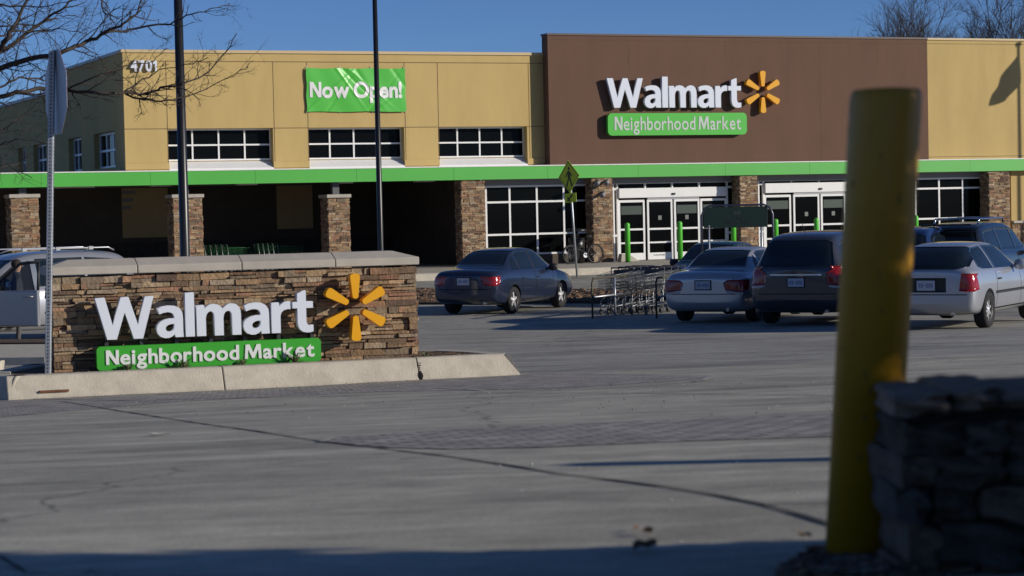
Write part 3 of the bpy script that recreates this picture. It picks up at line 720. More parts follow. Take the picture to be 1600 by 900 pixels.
for k in range(8):
    mb = MB(); xx = a+.1+k*(b-a-.3)/7; mb.box(xx, xx+.06, -.12, 0, zt_-.15, zt_-.05); mb.build('mounting_bracket', M_lside, ws)
# street number
nb = thing('street_number', 'white raised number 4701 on the upper corner of the tan wall', 'number sign', S.O, S.a)
a, b = U(204, TY-.1, 103), U(245, TY-.1, 103); z0_, z1_ = Z(225, 111, TY-.1), Z(225, 94.5, TY-.1)
for ch, me in lay('4701', a, b, z0_, z1_-z0_, .08, TY-.12, offset=.028, gap=.06): mobj('digit', me, [M_letter, mat('grey_return', (.25, .25, .26), .5)], nb)
# banner
def rip(u, z):
    s = (u-bu0)/(bu1-bu0); t = (z-bz0)/(bz1-bz0)
    def fold(x0, z0, dx, w_, amp):
        q = (s-x0)-dx*(z0-t); return amp*math.exp(-(q/w_)**2)*min(1, max(0, 1.1-abs(t-z0)*.9))
    y = .012*math.sin(6*s+4*t)+.006*math.sin(23*s+5*t)
    for f_ in ((.30, 1, .30, .012, -.03), (.36, 1, .42, .014, .03), (.42, 1, .5, .012, -.025), (.50, 1, .25, .02, .02), (.10, .2, -.5, .02, -.018), (.62, .0, -.35, .018, .02), (.75, .1, -.6, .02, -.018), (.9, .9, .3, .02, .015), (.2, 0, -.3, .015, .015)): y += fold(*f_)
    return TY-.10+y+.05*abs(t-.5)*(1-s)
bu0, bu1 = U(478.5, TY-.05, 140), U(633, TY-.05, 140); bz0, bz1 = (Z(482, 175, TY-.05)+Z(630, 174, TY-.05))/2, (Z(480, 105, TY-.05)+Z(630, 108, TY-.05))/2
bn = thing('banner', 'creased green vinyl banner reading Now Open hung on the tan wall', 'banner', S.O, S.a)
mb = MB(); NU, NV = 90, 44; mb.smooth = True
for j in range(NV+1):
    for i in range(NU+1):
        s, t = i/NU, j/NV; u = bu0+(bu1-bu0)*s; z = bz0+(bz1-bz0)*t
        sag = -.02*math.sin(s*math.pi*3)**2*t+.012*math.sin(s*math.pi*4)*(1-t)
        uu = u+(.012*math.sin(t*13) if i in (0, NU) else 0)
        mb.v.append((uu, rip(u, z), z+sag))
for j in range(NV):
    for i in range(NU): k = j*(NU+1)+i; mb.face([k, k+1, k+NU+2, k+NU+1])
mb.build('cloth', M_gban, bn)
a, b = U(484, TY-.1, 140), U(628, TY-.1, 140)
ts = [m for c, m in lay('Now Open!', a, b, (Z(490, 152, TY-.1)+Z(620, 152, TY-.1))/2, Z(490, 128, TY-.1)-Z(490, 152, TY-.1), .01, 0, offset=.034, gap=.03, space=.17)]
tm = join_meshes(ts); bm = bmesh.new(); bm.from_mesh(tm)
bmesh.ops.triangulate(bm, faces=bm.faces)
for _ in range(3):
    bmesh.ops.subdivide_edges(bm, edges=[e_ for e_ in bm.edges if e_.calc_length() > .07], cuts=1)
    bmesh.ops.triangulate(bm, faces=bm.faces)
for v in bm.verts: v.co.y = rip(v.co.x, v.co.z)-.016+(.006 if v.co.y > .005 else 0)
bm.to_mesh(tm); bm.free(); mobj('lettering', tm, [M_white, M_white], bn)
mb = MB()
for s in (0, .33, .66, 1):
    u = bu0+(bu1-bu0)*s; mb.tube([(u, TY-.07, bz1-.03), (u+(.05 if s < .5 else -.05), TY-.0, bz1+.06)], .012, 5)
    mb.tube([(u, TY-.07, bz0+.03), (u, TY-.0, bz0-.06)], .012, 5)
mb.build('tie', M_white, bn)

# ------------------------------------------------------------------ poles and signs
def gpt(x, y): return Vector((x, y, TZ(x, y)))
def lamp_post(label, pxs, Y, r0, r1, H, head, arm):
    p = atY(pxs[0], pxs[1], Y); loc = gpt(p.x, p.y)
    t = thing('lamp_post', label, 'lamp post', loc, 0, 'black parking lot lamp posts')
    mb = MB(); mb.lathe([(r0, .62), (r0, .7), (r1, H)], 20); mb.build('pole', M_blackm, t)
    mb = MB(); mb.lathe([(.29, -.1), (.29, .58), (.26, .62), (0, .62)], 24); mb.build('concrete_base', M_kerb, t)
    mb = MB(); mb.box(-.16, .16, -.16, .16, .622, .66); mb.build('base_plate', M_blackm, t, bevel=.01)
    for s in (-1, 1):
        mb = MB(); mb.tube([(0, 0, H-.2), (s*.7, 0, H-.05)], .05, 8); mb.build('arm', M_blackm, t)
        mb = MB(); mb.box(min(s*.7, s*1.4), max(s*.7, s*1.4), -.2, .2, H-.14, H+.04); mb.build('lamp_head', M_blackm, t, bevel=.03)
    return t
lamp_post('thick black lamp post rising behind the left half of the stone sign', (285, 250), 44, .105, .08, 9.0, 1, 1)
lamp_post('thinner black lamp post crossing the green banner, behind the right half of the stone sign', (591, 230), 60, .085, .06, 9.5, 1, 1)

def octa(r): return [(r*math.cos(R(22.5+45*k)), r*math.sin(R(22.5+45*k))) for k in range(8)]
# stop sign seen from behind, nearly edge on
bp_ = mloc(MF.U(75, .32, 570), .32); bp_.z = msz+KH-.06
tp = atY(82, 76, bp_.y); Hs = tp.z-bp_.z
ss = thing('stop_sign', 'octagonal sign turned nearly edge on, on a perforated steel post left of the stone sign', 'sign', bp_, 0)
lean = (tp.x-bp_.x)/Hs
def lz(z): return Vector((lean*z, 0, z))
pw = .03
mb = MB(); mb.add([(x+lean*z, y, z) for z in (0, Hs-.02) for (x, y) in ((-pw-.004, -pw), (pw-.004, -pw), (pw-.004, pw), (-pw-.004, pw))], [(0,1,5,4),(1,2,6,5),(2,3,7,6),(3,0,4,7),(4,5,6,7),(0,3,2,1)])
po = mb.build('post', mat('zinc_post', (.36, .39, .43), .5, metal=.4, noise=.15, nscale=6), ss, bevel=.004)
mb = MB(); z = .04
while z < Hs-.05:
    c = lz(z)+Vector((-.004, -pw-.0015, 0)); mb.add([c+Vector((.0085*math.cos(a*math.pi/3), 0, .0085*math.sin(a*math.pi/3))) for a in range(6)], [tuple(range(6))])
    c = lz(z)+Vector((pw-.0025, 0, 0)); mb.add([c+Vector((0, .0085*math.cos(a*math.pi/3), .0085*math.sin(a*math.pi/3))) for a in range(6)], [tuple(range(6))]); z += .0508*.75
mb.build('post_hole', M_well, po, kind='stuff')
ro = .49; ang = R(-64)
Ms = Matrix.Translation(lz(Hs-ro*.94)+Vector((.035, .035, 0))) @ Matrix.Rotation(ang, 4, 'Z')
mb = MB(); mb.prism(octa(ro), -.0005, .002, Ms); mb.build('sign_back', mat('aluminium_back', (.42, .45, .50), .5, metal=.3, noise=.08, nscale=3), ss)
mb = MB(); mb.prism(octa(ro*.999), .0024, .0034, Ms); mb.build('sign_face', mat('red_sheeting', (.45, .01, .012), .4), ss)
cu = lay('STOP', -.33, .33, -.12, .24, .001, 0, offset=.01, gap=.06)
me = join_meshes([m for c, m in cu]); me.transform(Ms @ Matrix.Rotation(math.pi, 4, 'Z') @ Matrix.Translation((0, -.0052, 0))); mobj('lettering', me, [M_white, M_white], ss)

# pedestrian crossing sign
Yp = 71.5; b_ = atY(902, 432, Yp); b_ = gpt(b_.x, b_.y); t_ = atY(889, 250, Yp); Hs2 = t_.z-b_.z
ps = thing('crossing_sign', 'yellow-green diamond sign with a walking figure and arrow plaque on a leaning steel post', 'sign', b_, 0)
ln = (t_.x-b_.x)/Hs2
mb = MB(); mb.tube([(0, 0, -.1), (ln*Hs2, 0, Hs2-.1)], .035, 8); mb.build('post', M_steel, ps)
M_yg = mat('yellow_green_sheeting', (.50, .60, .02), .45)
def face_M(z, rot): return Matrix.Translation((ln*z-.04, -.05, z)) @ Matrix.Rotation(rot, 4, 'Z') @ Matrix.Rotation(R(-3), 4, 'Y')
rot = R(-52)
Mf = face_M(Hs2-.54, rot); d = .54
mb = MB(); mb.prism([(0, -d), (d, 0), (0, d), (-d, 0)], -.004, .004, Mf); dia = mb.build('diamond', M_yg, ps)
mb = MB()   # border and walking figure
for k in range(4):
    c, s = math.cos(R(90*k)), math.sin(R(90*k)); P = [(0, -.49), (.49, 0), (.465, 0), (0, -.465)]
    mb.prism([(x*c-y*s, x*s+y*c) for x, y in P], -.0075, -.005, Mf)
mb.build('border', M_blackm, dia)
mb = MB(); man = [[(.02,.20),(.06,.24),(.06,.29),(.02,.32),(-.03,.30),(-.04,.25),(-.02,.20)], [(-.06,.18),(.06,.18),(.08,-.04),(-.05,-.05)], [(-.05,-.05),(.02,-.05),(-.10,-.33),(-.17,-.31)], [(.0,-.05),(.08,-.04),(.17,-.31),(.10,-.33)], [(-.06,.17),(-.03,.12),(-.15,-.03),(-.18,.0)], [(.05,.17),(.17,.02),(.14,-.01),(.03,.1)]]
for i, P in enumerate(man): mb.prism(P, -.0075-.0004*i, -.005, Mf)
mb.build('walking_figure', M_blackm, dia)
Mf = face_M(Hs2-1.24, rot)
mb = MB(); mb.prism([(-.30, -.15), (.30, -.15), (.30, .15), (-.30, .15)], -.004, .004, Mf); pl = mb.build('arrow_plaque', M_yg, ps)
mb = MB(); mb.prism([(-.16, -.11), (.02, -.11), (-.04, -.05), (.14, .08), (.08, .12), (-.09, .0), (-.15, .06)], -.0075, -.005, Mf); mb.build('arrow', M_blackm, pl)

# green bollards by the doors
gb = None
GBL = ['leftmost green bollard, in front of the left edge of the first glass entrance', 'green bollard in front of the middle of the first glass entrance', 'green bollard seen under the dark cart sign panel', 'green bollard just right of the cart sign frame', 'green bollard in front of the middle of the second glass entrance', 'rightmost green bollard, by the window right of the thick yellow post']
M_gb = mat('green_bollard_sleeve', (.09, .50, .04), .35, noise=.06, nscale=3)
for i, (px, pt) in enumerate(((980, 348), (1062, 348), (1146, 350), (1212, 341), (1275.5, 340), (1431, 335))):
    u, zt_ = S(px, pt, -1.3); loc = S.O+S.u*u-S.n*1.3
    if gb is None:
        gb = thing('green_bollard', GBL[0], 'bollard', loc, 0, 'green bollards in front of the doors')
        h = zt_; mb = MB(); mb.lathe([(.095, 0), (.095, h-.09), (.088, h-.045), (.065, h-.015), (.03, h), (0, h)], 20); mb.build('sleeve', M_gb, gb)
        mb = MB(); mb.lathe([(.13, 0), (.13, .015), (.097, .02)], 20); mb.build('base_ring', M_blackm, gb)
    else: dup(gb, loc, None, GBL[i])

# thick yellow bollard close to the camera, a second one outside the frame
yb0 = ground(1340, 871); sc_ = (yb0-CP).length; ytop = atY(1383, 138, yb0.y); yh = ytop.z-yb0.z; yr = 112/2/FP*yb0.y
print('yellow bollard', yb0, yh, yr)
M_yb = mat('yellow_bollard_sleeve', (.43, .215, .005), .5, noise=.10, nscale=4, bump=.08, bscale=30)
yb = thing('yellow_bollard', 'thick yellow plastic covered bollard standing beside the rough stone wall', 'bollard', gpt(yb0.x, yb0.y))
lx = (atY(1383, 138, yb0.y).x-atY(1338, 868, yb0.y).x)
mb = MB(); prof = [(yr, -.1), (yr, yh-.03), (yr*.975, yh-.012), (yr*.90, yh-.003), (yr*.5, yh), (0, yh+.002)]
mb.lathe(prof, 40); o = mb.build('sleeve', M_yb, yb)
for v in o.data.vertices: v.co.x += lx*max(v.co.z, 0)/yh
yb2 = thing('yellow_bollard', 'second yellow bollard out of view to the right, its shadow crosses the driveway', 'bollard', (0, 0, 0))
tip = ground(925, 727); k_ = yh/math.tan(R(SUN_EL)); hd = Vector((sun_dir.x, sun_dir.y, 0)).normalized()
bx = tip + hd*k_*1.0; bx = tip + hd*(k_-(TZ(bx.x, bx.y)-TZ(tip.x, tip.y))*-1/math.tan(R(SUN_EL)))
yb2.location = gpt(bx.x, bx.y); MB().lathe([(a_*1.35, b_) for a_, b_ in prof], 32).build('sleeve', M_yb, yb2)

# rough dry stone wall at the right
rw = random.Random(9)
wa = yb0 + Vector((0, 0, 0)); Yw = yb0.y-.42
wl = atY(1398, 600, Yw); wt = atY(1400, 618, Yw).z; wr = 3.4
SW = thing('stone_wall', 'low rough dry-stacked grey stone wall in shade at the right edge', 'wall', (0, 0, 0))
def rock(mb, c, sx, sy, sz, r, rot=0):
    bm = bmesh.new(); bmesh.ops.create_cube(bm, size=1); bmesh.ops.subdivide_edges(bm, edges=bm.edges, cuts=3, use_grid_fill=True)
    ph = [r.uniform(0, 9) for _ in range(6)]
    o = len(mb.v); M = Matrix.Translation(c) @ Matrix.Rotation(rot, 4, 'Z')
    for v in bm.verts:
        p = v.co; q = p.copy(); l = max(abs(p.x), abs(p.y), abs(p.z)); nrm = p.normalized()*.62
        q = p.lerp(nrm, .22)
        f = 1+.08*math.sin(p.x*7+ph[0])*math.cos(p.y*6+ph[1])+.09*math.sin(p.z*8+ph[2]+p.x*4)+r.uniform(-.06, .06)
        mb.v.append(tuple(M @ Vector((q.x*sx*f, q.y*sy*f, q.z*sz*f))))
    mb.smooth = False
    for f in bm.faces: mb.face([o+v.index for v in f.verts])
    bm.free()
mb = MB(); zb = TZ(1.5, Yw)-.15; z = zb; row = 0
while z < wt-.06:
    h = rw.uniform(.065, .12)
    if z+h > wt-.04: h = wt-.04-z
    x = wl.x + rw.uniform(-.012, .02)
    while x < wr:
        l = rw.uniform(.07, .20); k = rw.uniform(.6, 1.25); mb.c = (.13*k, .085*k, .055*k)
        if rw.random() < .25: mb.c = (.11*k, .085*k, .065*k)
        rock(mb, Vector((x+l/2, Yw+.16+rw.uniform(-.015, .02), z+h/2)), l*.97, .36, h*.98, rw, rw.uniform(-.05, .05)); x += l
    z += h; row += 1
x = wl.x+.004
while x < wr:
    l = rw.uniform(.10, .28); k = rw.uniform(.9, 1.3); mb.c = (.25*k, .17*k, .11*k)  # cap stones coloured paler to stand for light on the wall top
    rock(mb, Vector((x+l/2, Yw+.17, wt-.02+rw.uniform(-.008, .012))), l*1.02, .40, rw.uniform(.035, .06), rw, rw.uniform(-.06, .06)); x += l
mb.c = (.03, .03, .03); mb.box(wl.x+.06, wr, Yw+.06, Yw+.27, zb, wt-.05)
mb.build('stonework', mat('field_stone', (1, 1, 1), .9, attr=True, noise=.35, nscale=14, bump=1, bscale=35), SW)

# dense clipped evergreens outside the frame on the right, whose shade covers the bollard and the wall
M_ever = mat('evergreen_leaf', (.035, .06, .02), .7, noise=.4, nscale=8)
M_bark = mat('grey_brown_bark', (.085, .065, .05), .9, noise=.3, nscale=12)
def evergreen(name, label, x, y, rad, H, n, seed):
    r = random.Random(seed); t = thing(name, label, 'tree', gpt(x, y), 0, 'dense evergreens beside the driveway')
    MB().tube([(0, 0, -.1), (0, 0, H*.5), (.02, 0, H*.92)], [.12, .08, .02], 8).build('trunk', M_bark, t)
    mb = MB()
    for k in range(n):
        z = .05+(H-.1)*r.random(); rr = rad*(1-.35*(z/H)**4)*(1+.05*math.sin(z*5)); a = r.uniform(0, 6.283); q = rr*math.sqrt(r.uniform(.15, 1))
        p = Vector((q*math.cos(a), q*math.sin(a), z)); s = r.uniform(.05, .10)
        e1 = Vector((r.uniform(-1, 1), r.uniform(-1, 1), r.uniform(-1, 1))).normalized(); e2 = e1.cross(Vector((r.uniform(-1, 1), r.uniform(-1, 1), r.uniform(-1, 1)))).normalized()
        mb.add([p-e1*s, p+e2*s*.5, p+e1*s, p-e2*s*.5], [(0, 1, 2, 3)])
    mb.build('crown', M_ever, t, fix=False)
hd2 = Vector((-hd.y, hd.x, 0))      # across the shade, away from the camera side when positive
base = Vector((yb0.x, yb0.y, 0))
for i, (a, off, rad, H) in enumerate(((3.7, -1.13, 1.3, 4.2), (5.8, -1.27, 1.4, 4.6), (8.3, -1.45, 1.5, 4.8))):
    p = base+hd*a+hd2*(off)
    evergreen('evergreen_tree', ['nearest dense evergreen out of view right of the rough stone wall', 'middle dense evergreen out of view to the right', 'farthest dense evergreen out of view to the right'][i], p.x, p.y, rad, H, 9000, 60+i)

# flagpole outside the frame whose shadow falls on the wall
u_, z_ = S(1591, 66, .02); wp = S.O+S.u*u_+S.n*.02+Vector((0, 0, z_)); fp = wp+hd*9.0; ftop = wp.z+9.0*math.tan(R(SUN_EL))
fb = gpt(fp.x, fp.y); FT = ftop-fb.z
fl = thing('flagpole', 'tall flagpole with a drooping flag out of view, its shadow on the right tan wall', 'flagpole', fb, S.a)
MB().tube([(0, 0, 0), (0, 0, FT-.15)], [.075, .05], 12).build('pole', M_steel, fl)
MB().lathe([(0, FT-.2), (.09, FT-.15), (.11, FT-.08), (.09, FT-.02), (0, FT)], 16).build('finial', M_chrome, fl)
mb = MB(); mb.smooth = True
for i in range(15):
    for j in range(11):
        s, t = i/14, j/10; x = -s*1.35; z = FT-.35-s*1.75-t*(1.35-.95*s*s); mb.v.append((x, .10*math.sin(s*9+t*2), z))
for i in range(14):
    for j in range(10): k = i*11+j; mb.face([k, k+1, k+12, k+11])
mb.build('flag', mat('flag_cloth', (.4, .12, .1), .8), fl)

# ------------------------------------------------------------------ bare trees
def twig(mb, p, d, L, r0, r, depth, n=4, wob=.22, up=.08, split=(2, 4), nside=4):
    pts = [p.copy()]; q = p.copy(); dd = d.copy(); sg = max(3, n)
    for i in range(sg):
        dd = (dd+Vector((r.uniform(-wob, wob), r.uniform(-wob, wob), r.uniform(-wob, wob)+up))).normalized(); q = q+dd*(L/sg); pts.append(q.copy())
    rad = [r0*(1-.75*i/sg) for i in range(sg+1)]
    mb.tube(pts, rad, nside if r0 > .006 else 3, caps=False)
    if depth > 0:
        for k in range(r.randint(*split)):
            f = r.uniform(.25, 1); i = min(int(f*sg), sg-1); b = pts[i].lerp(pts[i+1], f*sg-i)
            ax = Vector((r.uniform(-1, 1), r.uniform(-1, 1), r.uniform(-1, 1))).normalized()
            nd = (dd+ax*r.uniform(.5, 1.0)).normalized()
            twig(mb, b, nd, L*r.uniform(.4, .7), r0*.55, r, depth-1, n, wob, up, split, nside)
M_twig = mat('dark_bare_bark', (.045, .034, .028), .9, noise=.3, nscale=10)
YT = 27.0; TS = YT/19
rt = random.Random(17)
tb = atY(-190, 400, YT); tr = thing('bare_tree', 'leafless tree whose dark branches reach in from the upper left over the stone sign', 'tree', gpt(tb.x, tb.y))
tm0 = Matrix.Translation(-tr.location)
mb = MB(); base_ = gpt(tb.x, tb.y)
fork = atY(-180, 260, YT); mb.tube([base_-Vector((0, 0, .1)), base_.lerp(fork, .5)+Vector((.03, 0, 0)), fork, fork+Vector((.05, .1, 1.2))], [q*TS for q in (.17, .14, .12, .09)], 12)
o = mb.build('trunk', M_bark, tr); o.data.transform(tm0)
limbs = [([(-150, 190), (-30, 112), (0, 75), (12, 58), (30, 25), (55, -20), (70, -60)], .035, 0, 0),
 ([(-150, 200), (-60, 120), (0, 82), (30, 62), (67, 33), (100, 10), (125, -15)], .030, .4, 0),
 ([(-160, 215), (-60, 135), (0, 108), (50, 91), (100, 81), (135, 66), (163, 52), (195, 36), (213, 22), (222, -5)], .032, -.3, 1),
 ([(163, 52), (200, 48), (265, 37), (300, 22), (340, 12), (358, 5)], .012, -.2, 0),
 ([(-150, 220), (-60, 165), (0, 150), (35, 143), (70, 138), (110, 143), (160, 147), (195, 144), (228, 147), (252, 137), (285, 131), (317, 118), (350, 88), (370, 52)], .024, .1, 1),
 ([(195, 146), (225, 156), (260, 158), (292, 149), (333, 134), (367, 116), (388, 104)], .010, .3, 0),
 ([(100, 143), (150, 120), (190, 105), (240, 95), (262, 75)], .009, .5, 0),
 ([(195, 144), (215, 128), (250, 110), (300, 100), (325, 90)], .008, -.3, 0),
 ([(-120, 170), (0, 135), (30, 122), (62, 122), (90, 110), (140, 105), (180, 112)], .012, .6, 0),
 ([(-120, 90), (-20, 60), (30, 48), (60, 50), (100, 45), (130, 52)], .012, .5, 0),
 ([(-120, 60), (0, 40), (60, 38), (90, 25), (120, 24)], .010, .7, 0),
 ([(-100, 20), (0, 8), (60, 12), (120, 0)], .012, -.4, 0),
 ([(155, -20), (162, 18), (185, 30)], .010, -.5, 0), ([(120, -30), (165, 5), (178, 35)], .009, .2, 0),
 ([(-150, 240), (-60, 225), (0, 205), (30, 185), (60, 170)], .012, .3, 0),
 ([(-150, 260), (-60, 262), (0, 262), (30, 255), (45, 240)], .010, .6, 0),
 ([(-150, 250), (-40, 235), (0, 225), (30, 215), (75, 222)], .009, -.2, 0),
 ([(-90, 270), (0, 240), (15, 262), (50, 278)], .006, -.5, 0)]
for pts, r0, dy, big in limbs:
    mb = MB(); n = len(pts); W = []
    for i, (px, py) in enumerate(pts):
        f = i/(n-1); W.append(atY(px, py, YT+dy*f*2.2+.25*math.sin(i*1.7+dy*5)))
    # refine and roughen
    Q = []
    for a, b in zip(W, W[1:]):
        for k in range(4): Q.append(a.lerp(b, k/4)+Vector((rt.uniform(-1, 1), rt.uniform(-1, 1), rt.uniform(-1, 1)))*.016)
    Q.append(W[-1]); rads = [TS*max(r0*(1-.86*i/(len(Q)-1)), .0035) for i in range(len(Q))]
    mb.tube(Q, rads, 7, caps=True)
    for i in range(2, len(Q)-1):
        t = (Q[i+1]-Q[i-1]).normalized()
        if rt.random() < .95:
            ax = Vector((rt.uniform(-1, 1), rt.uniform(-1, 1), rt.uniform(-1, 1))).normalized(); d = (t*1.0+ax*.9).normalized()
            twig(mb, Q[i], d, TS*rt.uniform(.12, .46)*(1 if Q[i].x < atY(190, 100, YT).x else .6), TS*min(rads[i]*.5, .0065), rt, 2, 5, .28, .03, (1, 4), 4)
    o = mb.build('limb', M_twig, tr, fix=False); o.data.transform(tm0)
# trees far beyond the store roof
def far_tree(seed, H, crown, n):
    r = random.Random(seed); t = thing('distant_bare_tree', '', 'tree')
    mb = MB(); mb.tube([(0, 0, 0), (.1, 0, H*.25), (0, .1, H*.5)], [.28, .22, .15], 8); mb.build('trunk', M_bark, t)
    mb = MB()
    for k in range(n):
        a = r.uniform(0, 6.28); el = r.uniform(.7, 1.5); d = Vector((math.cos(a)*math.cos(el), math.sin(a)*math.cos(el), math.sin(el)))
        z0 = H*r.uniform(.3, .5); twig(mb, Vector((0, 0, z0)), d, (H-z0)*r.uniform(.6, .8)*(.75+.25*math.sin(el)), .06, r, 4, 5, .14, .06, (4, 6), 3)
    mb.build('crown', M_twig, t, fix=False); return t
for i, (px, py, Y, H, n, lb) in enumerate(((1447, 16, 125, 0, 15, 'rounded leafless treetop above the roof near the joint of brown and tan wall'), (1536, 34, 128, 0, 4, 'small thin leafless treetop between two bigger ones above the tan wall'), (1590, 0, 118, 0, 11, 'leafless treetop above the roof at the upper right corner'), )):
    p = atY(px, py, Y); b = gpt(p.x, p.y); H = (p.z-b.z)*(1.0 if i else .975)
    t = far_tree(80+i, H, 0, n); t.location = b; t['label'] = lb; t['group'] = 'bare trees beyond the store roof'

# ------------------------------------------------------------------ shopping carts and their corral
M_cart = mat('cart_wire', (.27, .28, .285), .4, metal=.7); M_cgreen = mat('dark_green_plastic', (.012, .09, .03), .4)
M_dgrey = mat('dark_grey_plastic', (.05, .05, .055), .5)
def cart(label, mw, mh, grp):
    t = thing('shopping_cart', label, 'shopping cart', (0, 0, 0), 0, grp)
    # basket of wires, x forward
    mb = MB(); L0, L1 = -.42, .45
    def corner(s, side, z): # s along, z 0..1
        hw = (.22+.05*z)*(1-.22*s); x = L0+(L1-L0)*s + (.03*z if s > .5 else -.05*z)
        zb = .50+.05*s; zt = .93-.06*s
        return Vector((x, side*hw, zb+(zt-zb)*z))
    for z in (0, .2, .4, .6, .8, 1):
        P = [corner(0, -1, z), corner(1, -1, z), corner(1, 1, z), corner(0, 1, z), corner(0, -1, z)]
        mb.tube(P, .006 if z in (0, 1) else .0035, 5 if z in (0, 1) else 4)
    for sd in (-1, 1):
        for k in range(17): mb.tube([corner(k/16, sd, 0), corner(k/16, sd, 1)], .003, 3)
    for k in range(1, 9):
        f = -1+2*k/9
        for s in (0, 1): a, b = corner(s, -1, 0), corner(s, 1, 0); c, d = corner(s, -1, 1), corner(s, 1, 1); mb.tube([a.lerp(b, (f+1)/2), c.lerp(d, (f+1)/2)], .003, 3)
        a, b = corner(0, -1, 0), corner(0, 1, 0); c, d = corner(1, -1, 0), corner(1, 1, 0); mb.tube([a.lerp(b, (f+1)/2), c.lerp(d, (f+1)/2)], .003, 3)
    mb.build('basket', mw, t)
    mb = MB()
    for sd in (-1, 1):
        mb.tube([(-.50, sd*.27, 1.0), (-.44, sd*.26, .52), (-.40, sd*.25, .22), (.40, sd*.17, .18)], .012, 6); mb.tube([(.40, sd*.17, .18), (.36, sd*.17, .3), (-.38, sd*.22, .5)], .01, 6)
    mb.tube([(-.38, -.25, .22), (-.38, .25, .22)], .01, 6); mb.tube([(.4, -.17, .18), (.4, .17, .18)], .01, 6)
    for k in range(5): mb.tube([(-.38, -.2+.1*k, .22), (.4, -.14+.07*k, .18)], .005, 4)
    mb.build('chassis', M_cart, t)
    MB().tube([(-.51, -.28, 1.0), (-.51, .28, 1.0)], .017, 8).build('handle', mh, t)
    mb = MB(); mb.box(-.50, -.47, -.2, .2, .78, .96); mb.build('child_seat_flap', mh, t, bevel=.005)
    for x, y in ((-.37, -.24), (-.37, .24), (.38, -.17), (.38, .17)):
        M = Matrix.Translation((x, y, .065)) @ Matrix.Rotation(R(90), 4, 'X'); mb = MB(); mb.lathe([(.03, -.014), (.063, -.014), (.063, .014), (.03, .014)], 12, M); mb.tube([(x, y, .09), (x, y, .2)], .012, 5); mb.build('wheel', M_dgrey, t)
    return t
c0 = ground(950, 494); c1 = ground(1010, 492)
hx = math.atan2(.90, .43)
CD = Vector((.43, .90, 0)).normalized(); CR_ = Vector((.90, -.43, 0))
proto = cart('nearest cart at the left end of the nested carts beside the blue car', M_cart, M_dgrey, 'shopping carts nested in the corral')
st = ground(948, 492); n = 0
ordn = ['nearest', 'second', 'third', 'fourth', 'fifth']
for row in range(2):
    for k in range(4):
        p = st + CR_*(row*.74) + CD*(.45+k*.42) if row < 3 else None
        lb = f"{ordn[k]} cart from the front in the {['left', 'right'][row]} row of the corral"
        loc = gpt(p.x, p.y)
        if n == 0: proto.location = loc; proto.rotation_euler = (0, 0, hx+math.pi); proto['label'] = lb
        else: dup(proto, loc, hx+math.pi, lb)
        n += 1
# corral rails and header
hdrL, hdrR = 1096, 1207
YH = 50.5; pl_, pr_ = atY(hdrL, 322, YH), atY(hdrR, 319, YH)
cr = thing('cart_corral', 'steel cart return frame with a dark green header panel above the parked cars', 'cart corral', gpt((pl_.x+pr_.x)/2, YH))
o_ = cr.location; hw = (pr_.x-pl_.x)/2; zt_ = (pl_.z+pr_.z)/2-o_.z
mb = MB(); mb.tube([(-hw, 0, 0), (-hw, 0, zt_-.22), (-hw+.06, 0, zt_-.07), (-hw+.2, 0, zt_), (hw-.2, 0, zt_), (hw-.06, 0, zt_-.07), (hw, 0, zt_-.22), (hw, 0, 0)], .024, 10); mb.build('frame', mat('dark_chrome_frame', (.12, .12, .16), .3, metal=.8), cr)
mb = MB(); mb.tube([(hw-.16, .9, 0), (hw-.16, .9, zt_-.06)], .025, 8); mb.build('rear_post', M_steel, cr)
z0p, z1p = atY(1150, 355.5, YH).z-o_.z, atY(1150, 323, YH).z-o_.z
mb = MB(); mb.box(-hw+.045, hw-.12, -.012, .012, z0p, z1p); hp = mb.build('header_panel', mat('dark_green_panel', (.012, .028, .018), .4), cr, bevel=.004)
me = join_meshes([m for c, m in lay('Thank You', -.28, .30, z0p+.10, .12, .003, -.017, offset=.005, gap=.06)]); mobj('lettering', me, [mat('faded_text', (.028, .038, .033), .5)]*2, hp)
mb = MB(); zc = z1p-.17; mb.prism([(-.12, zc+.07), (.10, zc+.07), (.07, zc-.02), (-.08, zc-.02)], -.016, -.013); mb.prism([(-.07, zc-.07), (-.03, zc-.07), (-.03, zc-.035), (-.07, zc-.035)], -.016, -.013); mb.prism([(.03, zc-.07), (.07, zc-.07), (.07, zc-.035), (.03, zc-.035)], -.016, -.013); mb.build('cart_symbol', MATS['faded_text'], hp)
mb = MB(); q = atY(1107, 352, YH); mb.tube([(q.x-o_.x, -.1, .0), (q.x-o_.x, -.1, q.z-o_.z)], .02, 6); mb.build('rail_post', M_steel, cr)
M_rail = mat('yellowed_steel', (.09, .08, .05), .6, metal=.3)
for px, nm in ((926, 0), (1026, 1)):
    p = ground(px, 497.5); p = gpt(p.x, p.y); t = thing('corral_rail', ['low steel corral rail along the left side of the carts', 'low steel corral rail between the carts and the silver sedan'][nm], 'rail', p, hx, 'low rails of the cart corral')
    MB().tube([(0, 0, -.05), (0, 0, .75), (.08, 0, .85), (2.4, 0, .85), (2.5, 0, .75), (2.5, 0, -.05)], .022, 8).build('rail', M_rail, t)
    MB().tube([(.03, 0, .45), (2.47, 0, .45)], .022, 8).build('middle_bar', M_steel, t)
    MB().tube([(1.25, 0, -.05), (1.25, 0, .83)], .025, 8).build('post', M_steel, t)
